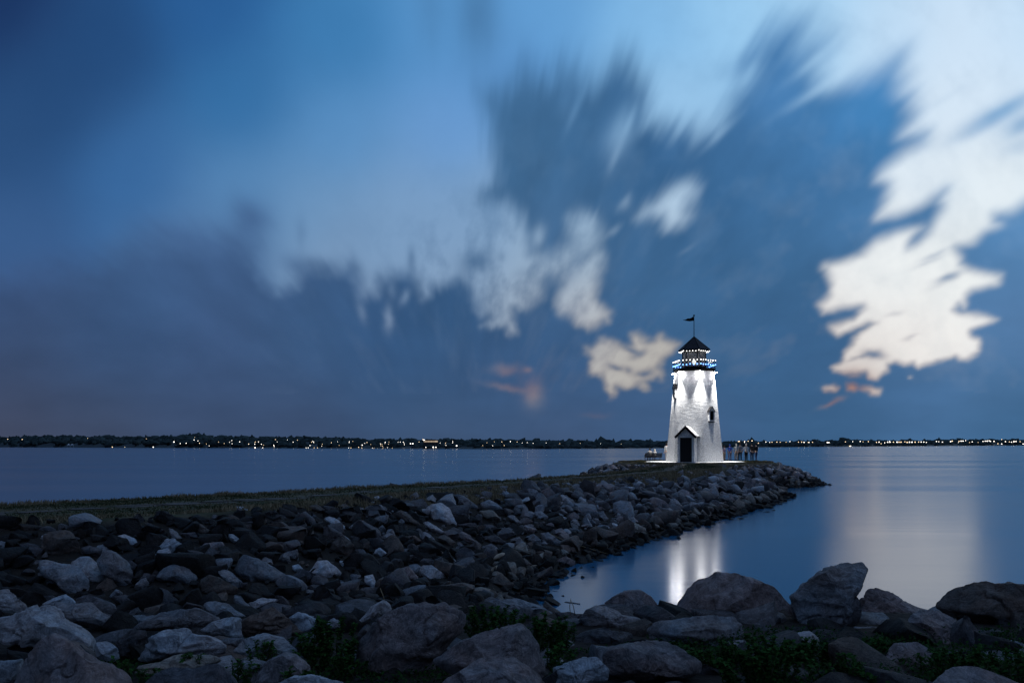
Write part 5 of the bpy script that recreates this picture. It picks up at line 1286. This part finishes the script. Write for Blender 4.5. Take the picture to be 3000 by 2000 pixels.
L5=[(165,85,.9),(172,84,1.2),(213,84,1),(212,92,.8),(240,83,.9),(270,80,1.3),(318,98,1),(376,89,.8),(405,92,.7),(423,90,.8),(460,90,1),(485,90,.7),(530,90,.6),(560,86,.7),(625,90,.9),(650,90,1),(668,92,1.1),(700,92,.8),(706,92,.8),(733,91,.8),(846,93,1.3),(858,93,1.3),(985,88,.8),(1040,86,.8),(1098,85,1),(1120,88,.5),(1160,86,1),(1222,92,1),(1242,90,1.1),(1258,102,.8),(1285,95,.8),(1308,90,1.3),(1325,90,1.4),(1352,90,1.2),(1380,90,1.5),(1395,90,1.3),(1410,90,1.4),(1440,88,.9),(1457,92,1.4),(1475,90,1.4),(1495,90,1.5),(1518,90,1.3),(1545,89,1),(1565,89,1.1),(1585,89,1),(1605,92,.8),(1016,123,1.1),(1024,123,1.1),(1682,85,1),(1700,87,.7),(1727,90,.9),(1790,85,1.3),(1802,82,1.3),(1855,83,1),(1870,82,1.1),(1885,82,1.2),(1905,78,.7),(1935,92,.6),(1955,88,.8),(2038,84,.9),(2055,82,1),(2070,82,1.4),(2085,80,1),(2095,84,.9),(2122,84,1.1),(2152,102,1),(2181,104,1),(2210,86,.9),(2240,88,.8),(2256,90,.9),(2275,86,1.3),(2290,85,1),(2322,86,.8),(2345,104,1),(2181,70,.8),(1322,84,.5),(1850,92,.5),(2000,92,.5)]
LL=[(x/3.136,1240+y/3.136,s) for x,y,s in L3]+[(700+x/2.94,1240+y/2.94,s) for x,y,s in L4]+[(2100+x/2.613,1260+y/2.613,s) for x,y,s in L5]
LL+=[(1515,1294,.9),(1530,1297,.6),(1545,1296,.7),(1562,1298,.8),(1600,1297,.6),(1640,1299,.6),(1700,1298,.5),(1760,1299,.5),(1820,1300,.5)]
def lamps():
    mats={'white':emission('cool_lamp',(1,.93,.84),4),'warm':emission('warm_lamp',(1,.74,.46),2.6)}
    mes={}
    rnd=random.Random(4)
    for i,(px,py,s) in enumerate(LL):
        kind='warm' if (s<1.5 and rnd.random()<.42) else 'white'
        g=float(wl(px))-float(hor(px)); D=float(shore_D(px))
        # a lamp that shows high up stands further back on the slope
        up_=(float(wl(px))-py)/max(float(wl(px))-float(top(px)),4); D*=1+.42*max(0,min(1.0,up_))*.0+0.0
        D*= .985
        r=(.25+.62*s)*(1.3 if px > 2100 else 1.0)*D/F
        if kind not in mes:
            o=MB().ball((0,0,0),1,10,6).build('shore_lamp',mats[kind],None,True); mes[kind]=o.data
        else:
            o=bpy.data.objects.new('shore_lamp',mes[kind]); C.objects.link(o)
        p=at(px,py,D); p.z=max(p.z,.25+r); o.location=p; o.scale=(r,r,r)
        part='left' if px<1000 else 'middle' if px<1950 else 'right'
        size='bright' if s>=1.3 else 'small' if s>=.8 else 'faint'
        tag(o,f'{size} {"yellowish" if kind=="warm" else "white"} lamp among the dark trees on the {part} far shore','lamp',f'{size} {kind} lamps on the {part} far shore')
lamps()
def shore_things():
    # double-peaked white tent
    D=float(shore_D(206))*.98; k=D/F; b=at(206,1303.5,D)
    tw=principled('tent_canvas',(.75,.76,.8),.8)
    t=MB()
    n=10
    for cx in (-5,5):
        V=[Vector((cx*k,0,4.2*k))]+[Vector(((cx+5*math.cos(2*PI*i/n))*k,5*k*math.sin(2*PI*i/n),.9*k*(1 if i%2 else .4)+.3*k)) for i in range(n)]
        V+=[Vector(((cx+2.2*math.cos(2*PI*i/n))*k,2.2*k*math.sin(2*PI*i/n),1.55*k)) for i in range(n)]
        t.add(V,[(0,n+1+i,n+1+(i+1)%n) for i in range(n)]+[(n+1+i,1+i,1+(i+1)%n,n+1+(i+1)%n) for i in range(n)])
    root=empty('event_tent',b); tag(root,'small white twin-peaked tent roof on the left far shore','tent')
    t.build('canopy',tw,root)
    for cx in (-9.5,0,9.5): MB().tube((cx*k,0,.5*k),(cx*k,0,-b.z),.25*k,n=6).build('pole',tw,root)
    # lit building on the ridge
    D=float(shore_D(1262))*.97; k=D/F; b=at(1262,1294.5,D)
    root=empty('hotel_building',b); tag(root,'wide lit building with shallow dark roof on the ridge behind the shore','building')
    wm,nt,out=mat_new('self_lit_wall'); tc=N(nt,'ShaderNodeTexCoord'); mp=N(nt,'ShaderNodeMapping'); mp.inputs['Scale'].default_value=(.35,.35,.5); nt.links.new(tc.outputs['Object'],mp.inputs[0])
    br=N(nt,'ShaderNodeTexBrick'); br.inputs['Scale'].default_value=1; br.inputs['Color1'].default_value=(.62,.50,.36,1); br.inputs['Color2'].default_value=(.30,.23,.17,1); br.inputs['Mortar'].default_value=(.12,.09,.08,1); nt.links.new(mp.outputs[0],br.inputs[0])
    e=N(nt,'ShaderNodeEmission'); e.inputs[1].default_value=.9; nt.links.new(br.outputs[0],e.inputs[0]); nt.links.new(e.outputs[0],out.inputs[0]); wm.cycles.emission_sampling='NONE'  # wall glows by itself, the light on it is put into its colour
    MB().box((0,0,2.0*k),(40*k,10*k,4.6*k)).build('self_lit_facade',wm,root)
    MB().box((0,1*k,-4.6*k),(44*k,12*k,8.4*k)).build('base',principled('dark_wall',(.05,.045,.04),.9),root)
    rfm=principled('far_roof',(.04,.035,.035),.9)
    MB().extrude([(-21.5*k,-6*k,4.2*k),(21.5*k,-6*k,4.2*k),(13*k,-6*k,7.6*k),(-14*k,-6*k,7.6*k)],(0,12*k,0)).build('roof',rfm,root)
    MB().box((-19*k,-5.5*k,6.0*k),(5*k,1*k,1.8*k)).build('lit_sign_panel',emission('panel_light',(1,.95,.85),5),root)
    # water tower
    D=float(shore_D(580))*1.3; k=D/F; b=at(580,1284,D)
    root=empty('water_tower',b); tag(root,'tiny dark water tower standing above the left treeline','water tower')
    MB().tube((0,0,-6*k),(0,0,8*k),.45*k,n=8).build('stem',principled('tower_steel',(.05,.05,.06),.7),root)
    MB().ball((0,0,9.4*k),2.3*k,12,8,(1.1,1.1,.75)).build('tank',bpy.data.materials['tower_steel'],root,True)
    # pale piers along the lit middle shore
    pm=principled('pier_deck',(.42,.36,.30),.8)
    for i,(x0,x1,y) in enumerate(((968,1020,1311.0),(640,668,1307.6),(716,770,1311.2),(1180,1240,1312.4),(1086,1140,1311.0),(1318,1350,1313.2))):
        xm=(x0+x1)/2; D=float(shore_D(xm))*.985; k=D/F; p=at(xm,y,D)
        root=empty('pier',(p.x,p.y,0)); tag(root,f'pale low pier on the far shore, {["below the brightest middle lamps","under the left lamp cluster","left of the lamp rows","left of the two bright lamps","right of the lamp rows","below the wide lit building"][i]}','pier','piers on the far shore')
        w_=(x1-x0)*k; MB().box((0,0,max(p.z,.9)),(w_,5,.5)).build('deck',pm,root)
        pl=MB()
        for j in range(7): MB().tube((-w_/2+w_*(j+.5)/7,-2,-.5),(-w_/2+w_*(j+.5)/7,-2,max(p.z,.9)-.25),.25,n=6).build('pile',pm,root)
shore_things()
# ================================================================ WEEDS, STALKS, DRIFTWOOD
def leaf_mat(name, col):
    m, nt, out = mat_new(name)
    a=N(nt,'ShaderNodeAttribute',attribute_name='tint'); vm=N(nt,'ShaderNodeVectorMath',operation='MULTIPLY'); vm.inputs[1].default_value=col; nt.links.new(a.outputs['Vector'],vm.inputs[0])
    d=N(nt,'ShaderNodeBsdfPrincipled'); d.inputs['Roughness'].default_value=.85; d.inputs['Specular IOR Level'].default_value=.06; nt.links.new(vm.outputs[0],d.inputs['Base Color'])
    t=N(nt,'ShaderNodeBsdfTranslucent'); nt.links.new(vm.outputs[0],t.inputs[0])
    x=N(nt,'ShaderNodeMixShader'); x.inputs[0].default_value=.25; nt.links.new(d.outputs[0],x.inputs[1]); nt.links.new(t.outputs[0],x.inputs[2]); nt.links.new(x.outputs[0],out.inputs[0]); return m
LEAF=leaf_mat('weed_leaf',(.021,.062,.015)); STEM=principled('weed_stem',(.05,.06,.025),.8)
DRY=principled('dry_stalk',(.30,.22,.13),.85)
def leaves(rs, centres, dirs, L, Wd):
    """pointed folded leaves: 4 tris each"""
    n=len(centres); up=np.array([0,0,1.]); d=dirs/np.linalg.norm(dirs,axis=1)[:,None]
    s=np.cross(d,up[None]+rs.normal(size=(n,3))*.35); s/=np.linalg.norm(s,axis=1)[:,None]+1e-9; nn=np.cross(s,d)
    L=L[:,None]; w=(Wd)[:,None]
    a=centres; b=centres+d*L*.45+s*w+nn*L*.06; c=centres+d*L-nn*L*.16; e=centres+d*L*.45-s*w+nn*L*.06; mid=centres+d*L*.5-nn*L*.02
    V=np.stack([a,b,c,e,mid],1).reshape(-1,3)
    i=np.arange(n)[:,None]*5
    Fc=np.concatenate([i+np.array([[0,1,4]]),i+np.array([[1,2,4]]),i+np.array([[2,3,4]]),i+np.array([[3,0,4]])],1).reshape(-1,3)
    return V,Fc
def weed(px, py, D, wpx, hpx, seed, label, dens=1.0):
    rs=np.random.RandomState(seed); base=at(px,py,D); k=D/F; w_,h_=wpx*k,hpx*k*.98
    z0=min(terr(base.x,base.y)+.02, base.z)
    root=empty('leafy_weed',(base.x,base.y,z0)); tag(root,label,'weed','leafy weeds between the near boulders')
    off=base.z-z0
    ns=int(max(8,16*dens*w_/.5)); C_=[];D_=[];sm=MB()
    for i in range(ns):
        x=rs.uniform(-.5,.5)*w_; y=rs.uniform(-.28,.28)*min(w_,.9); hh=(h_*(1-1.5*(x/w_)**2)*rs.uniform(.6,1.08)); hh=max(hh,.08)
        b0=np.array([x*.6,y*.6,0]); tp=np.array([x+rs.normal()*.03,y,off+hh]); md=(b0+tp)/2+rs.normal(size=3)*.03
        sm.path([b0,md,tp],[.006,.005,.002],4)
        nl=int(70*dens*max(hh,.15)/.25)
        for t in rs.rand(nl)**.6:
            p=(1-t)**2*b0+2*t*(1-t)*md+t*t*tp; th=rs.rand()*2*PI; el=rs.uniform(-.3,.8)
            C_.append(p); D_.append([math.cos(th)*math.cos(el),math.sin(th)*math.cos(el),math.sin(el)])
    n=len(C_); Ls=rs.uniform(.016,.044,n); V,Fc=leaves(rs,np.array(C_),np.array(D_),Ls,Ls*rs.uniform(.22,.36,n))
    tint=np.repeat((rs.uniform(.55,1.7,n)[:,None]*np.array([[1,1,1]])+rs.uniform(0,.5,n)[:,None]*np.array([[.8,.5,0]])),5,0)
    obj('leaves',mesh_np('leaves',V,Fc,LEAF,False,{'tint':tint}),root); sm.build('stems',STEM,root)
WEEDS=[(960,1985,5.6,190,175,'tall dark leafy weed left of the largest pitted boulder',1.6),
 (890,1960,5.9,120,95,'shorter leafy weed at the left side of the tall dark one',1.2),
 (1030,2010,5.3,140,110,'low spreading weed at the foot of the largest pitted boulder',1.2),
 (1405,1860,6.4,110,90,'bright leafy weed behind the tilted flat-faced boulder, left end',1.5),
 (1480,1850,6.6,120,75,'weed below the long low boulder by the water gap',1.4),
 (1590,1920,5.8,120,130,'leafy weed right of the tilted flat-faced boulder',1.5),
 (1640,1880,6.0,80,85,'narrow upright weed in front of the faceted grey boulder',1.2),
 (1650,1985,5.2,110,100,'dark weed between the knobbly stone and the flat-faced boulder',1.1),
 (2110,1950,5.5,180,70,'weed spreading left under the big round-backed boulder',1.4),
 (2200,1905,6.1,110,50,'weed tucked under the right cheek of the big round-backed boulder',1.3),
 (2230,2010,5.0,260,130,'broad dark weed mass at the bottom below the small pale stone',1.7),
 (2400,1960,5.5,260,80,'broad weed mass under the beaked boulder',1.7),
 (2450,2020,4.9,220,110,'low weed at the bottom between broad masses and the domed boulder',1.4),
 (2590,1905,6.0,120,40,'weed in front of the low reddish boulder, right of centre',1.3),
 (2760,1960,5.2,150,60,'weed growing over the pinkish boulder with a pale flank',1.4),
 (2860,1970,5.2,130,70,'weed beside the pale wedge at the right',1.3),
 (2960,1990,5.0,160,90,'weed in the bottom right corner above the domed boulder',1.3),
 (350,1985,5.0,110,60,'small weed right of the mauve pyramid boulder',.9),
 (430,2005,4.8,90,50,'tiny weed under the thin buff slab',.8),
 (560,1950,5.1,60,40,'few thin blades growing on the thin buff slab',.5),
 (770,1925,5.5,110,50,'creeping weed on the low wedge-shaped bluish boulder',1.0),
 (700,1990,4.9,120,70,'weed left of the reddish round stone near the bottom',1.1),
 (870,2010,4.7,130,60,'weed right of the reddish round stone at the bottom',1.1)]
for i,(px,py,D,w_,h_,lb,de) in enumerate(WEEDS): weed(px,py,D,w_,h_,40+i,lb,de)
def ground_cover():
    rs=np.random.RandomState(77); n=110000
    x=rs.uniform(-4,6,n); y=rs.uniform(3.2,6.5,n); f=fbm(np.stack([x*.9,y*.9,x*0+3],1),3)
    keep=(f>(.05-.25*sstep(.5,2.5,x)))&(rs.rand(n)<.9); x,y=x[keep],y[keep]; n=len(x)
    z=terrain(np.stack([x,y],1))+rs.rand(n)*(.06+.07*sstep(.8,2.0,x))-.02
    th=rs.rand(n)*2*PI; el=rs.uniform(0,1.1,n); d=np.stack([np.cos(th)*np.cos(el),np.sin(th)*np.cos(el),np.sin(el)],1)
    L=rs.uniform(.015,.036,n); V,Fc=leaves(rs,np.stack([x,y,z],1),d,L,L*.3)
    t=np.repeat(rs.uniform(.4,1.2,n)[:,None]*np.ones((1,3)),5,0)
    o=obj('ground_cover',mesh_np('ground_cover',V,Fc,LEAF,False,{'tint':t})); tag(o,'low dark green ground cover between the near boulders',kind='stuff')
ground_cover()
def stick(name, pts, rs_, label, cat, mat, n=8, smooth=True):
    V=[]
    P=[at(*p) for p in pts]; base=P[0]
    mb=MB()
    # one continuous tapering tube
    rings=[]
    for i,p in enumerate(P):
        d=(P[min(i+1,len(P)-1)]-P[max(i-1,0)]).normalized(); a=d.orthogonal().normalized(); b=d.cross(a)
        rings.append([p-base+(a*math.cos(2*PI*j/n)+b*math.sin(2*PI*j/n))*rs_[i]*(1+.12*math.sin(j*2.3+i)) for j in range(n)])
    vs=[v for r in rings for v in r]; fs=[]
    for i in range(len(P)-1):
        for j in range(n): fs.append((i*n+j,i*n+(j+1)%n,(i+1)*n+(j+1)%n,(i+1)*n+j))
    fs+=[tuple(range(n)),tuple(range((len(P)-1)*n,len(P)*n))]
    mb.add(vs,fs); o=mb.build(name,mat,None,smooth,loc=base); tag(o,label,cat); return o
WOOD=principled('bleached_wood',(.40,.32,.24),.8,noise=.3,nscale=6,bump=.4,bscale=30)
D1=march(1423,1645,9)-.25
stick('driftwood_log',[(1367,1655,D1-.15),(1400,1646,D1-.05),(1440,1636,D1),(1470,1626,D1+.1),(1479,1623,D1+.12)],[.035,.055,.07,.085,.05],'bleached driftwood log lying on the jetty slope near the water','driftwood',WOOD)
D2=march(1560,1655,9)-.25
stick('driftwood_stick',[(1517,1661,D2),(1545,1658,D2),(1580,1655,D2+.1),(1596,1653,D2+.15)],[.014,.02,.018,.01],'thin bleached stick lying level right of the driftwood log','driftwood',WOOD)
D3=march(1440,1690,9)-.3
stick('driftwood_branch',[(1432,1700,D3),(1438,1680,D3),(1445,1664,D3),(1455,1658,D3),(1453,1668,D3-.05)],[.02,.03,.035,.03,.012],'short forked pale branch standing among rocks below the log','driftwood',WOOD)
D4=march(1330,1750,9)-.4
stick('driftwood_branch',[(1310,1755,D4),(1318,1745,D4),(1325,1728,D4-.2),(1345,1768,D4-.1),(1370,1756,D4)],[.012,.018,.014,.016,.01],'crooked pale branch at the foot of the slope behind near boulders','driftwood',WOOD)
D5=march(1640,1575,9)-.3
stick('dry_reed',[(1610,1562,D5),(1660,1585,D5),(1695,1600,D5)],[.008,.012,.008],'long dry reed slanting across the far waterline rocks','reed',DRY,6)
D6=march(1720,1610,9)-.3
stick('dry_reed',[(1698,1597,D6),(1740,1610,D6),(1782,1622,D6)],[.008,.012,.008],'dry reed lying just above the water edge, right of the other','reed',DRY,6)
stick('dry_stalk',[(1671,1800,7.3),(1669,1775,7.3),(1672,1752,7.3)],[.004,.004,.002],'left of two thin dry stalks against the water gap','stalk',DRY,5)
stick('dry_stalk',[(1684,1798,7.3),(1680,1775,7.3),(1672,1756,7.32)],[.004,.004,.002],'right of two thin dry stalks against the water gap','stalk',DRY,5)
stick('dry_stalk',[(1127,1760,8.0),(1120,1738,8.0),(1114,1722,8.0)],[.006,.005,.003],'thin dry stalk above the pale pointed rock','stalk',DRY,5)
print('objects', len(bpy.data.objects))
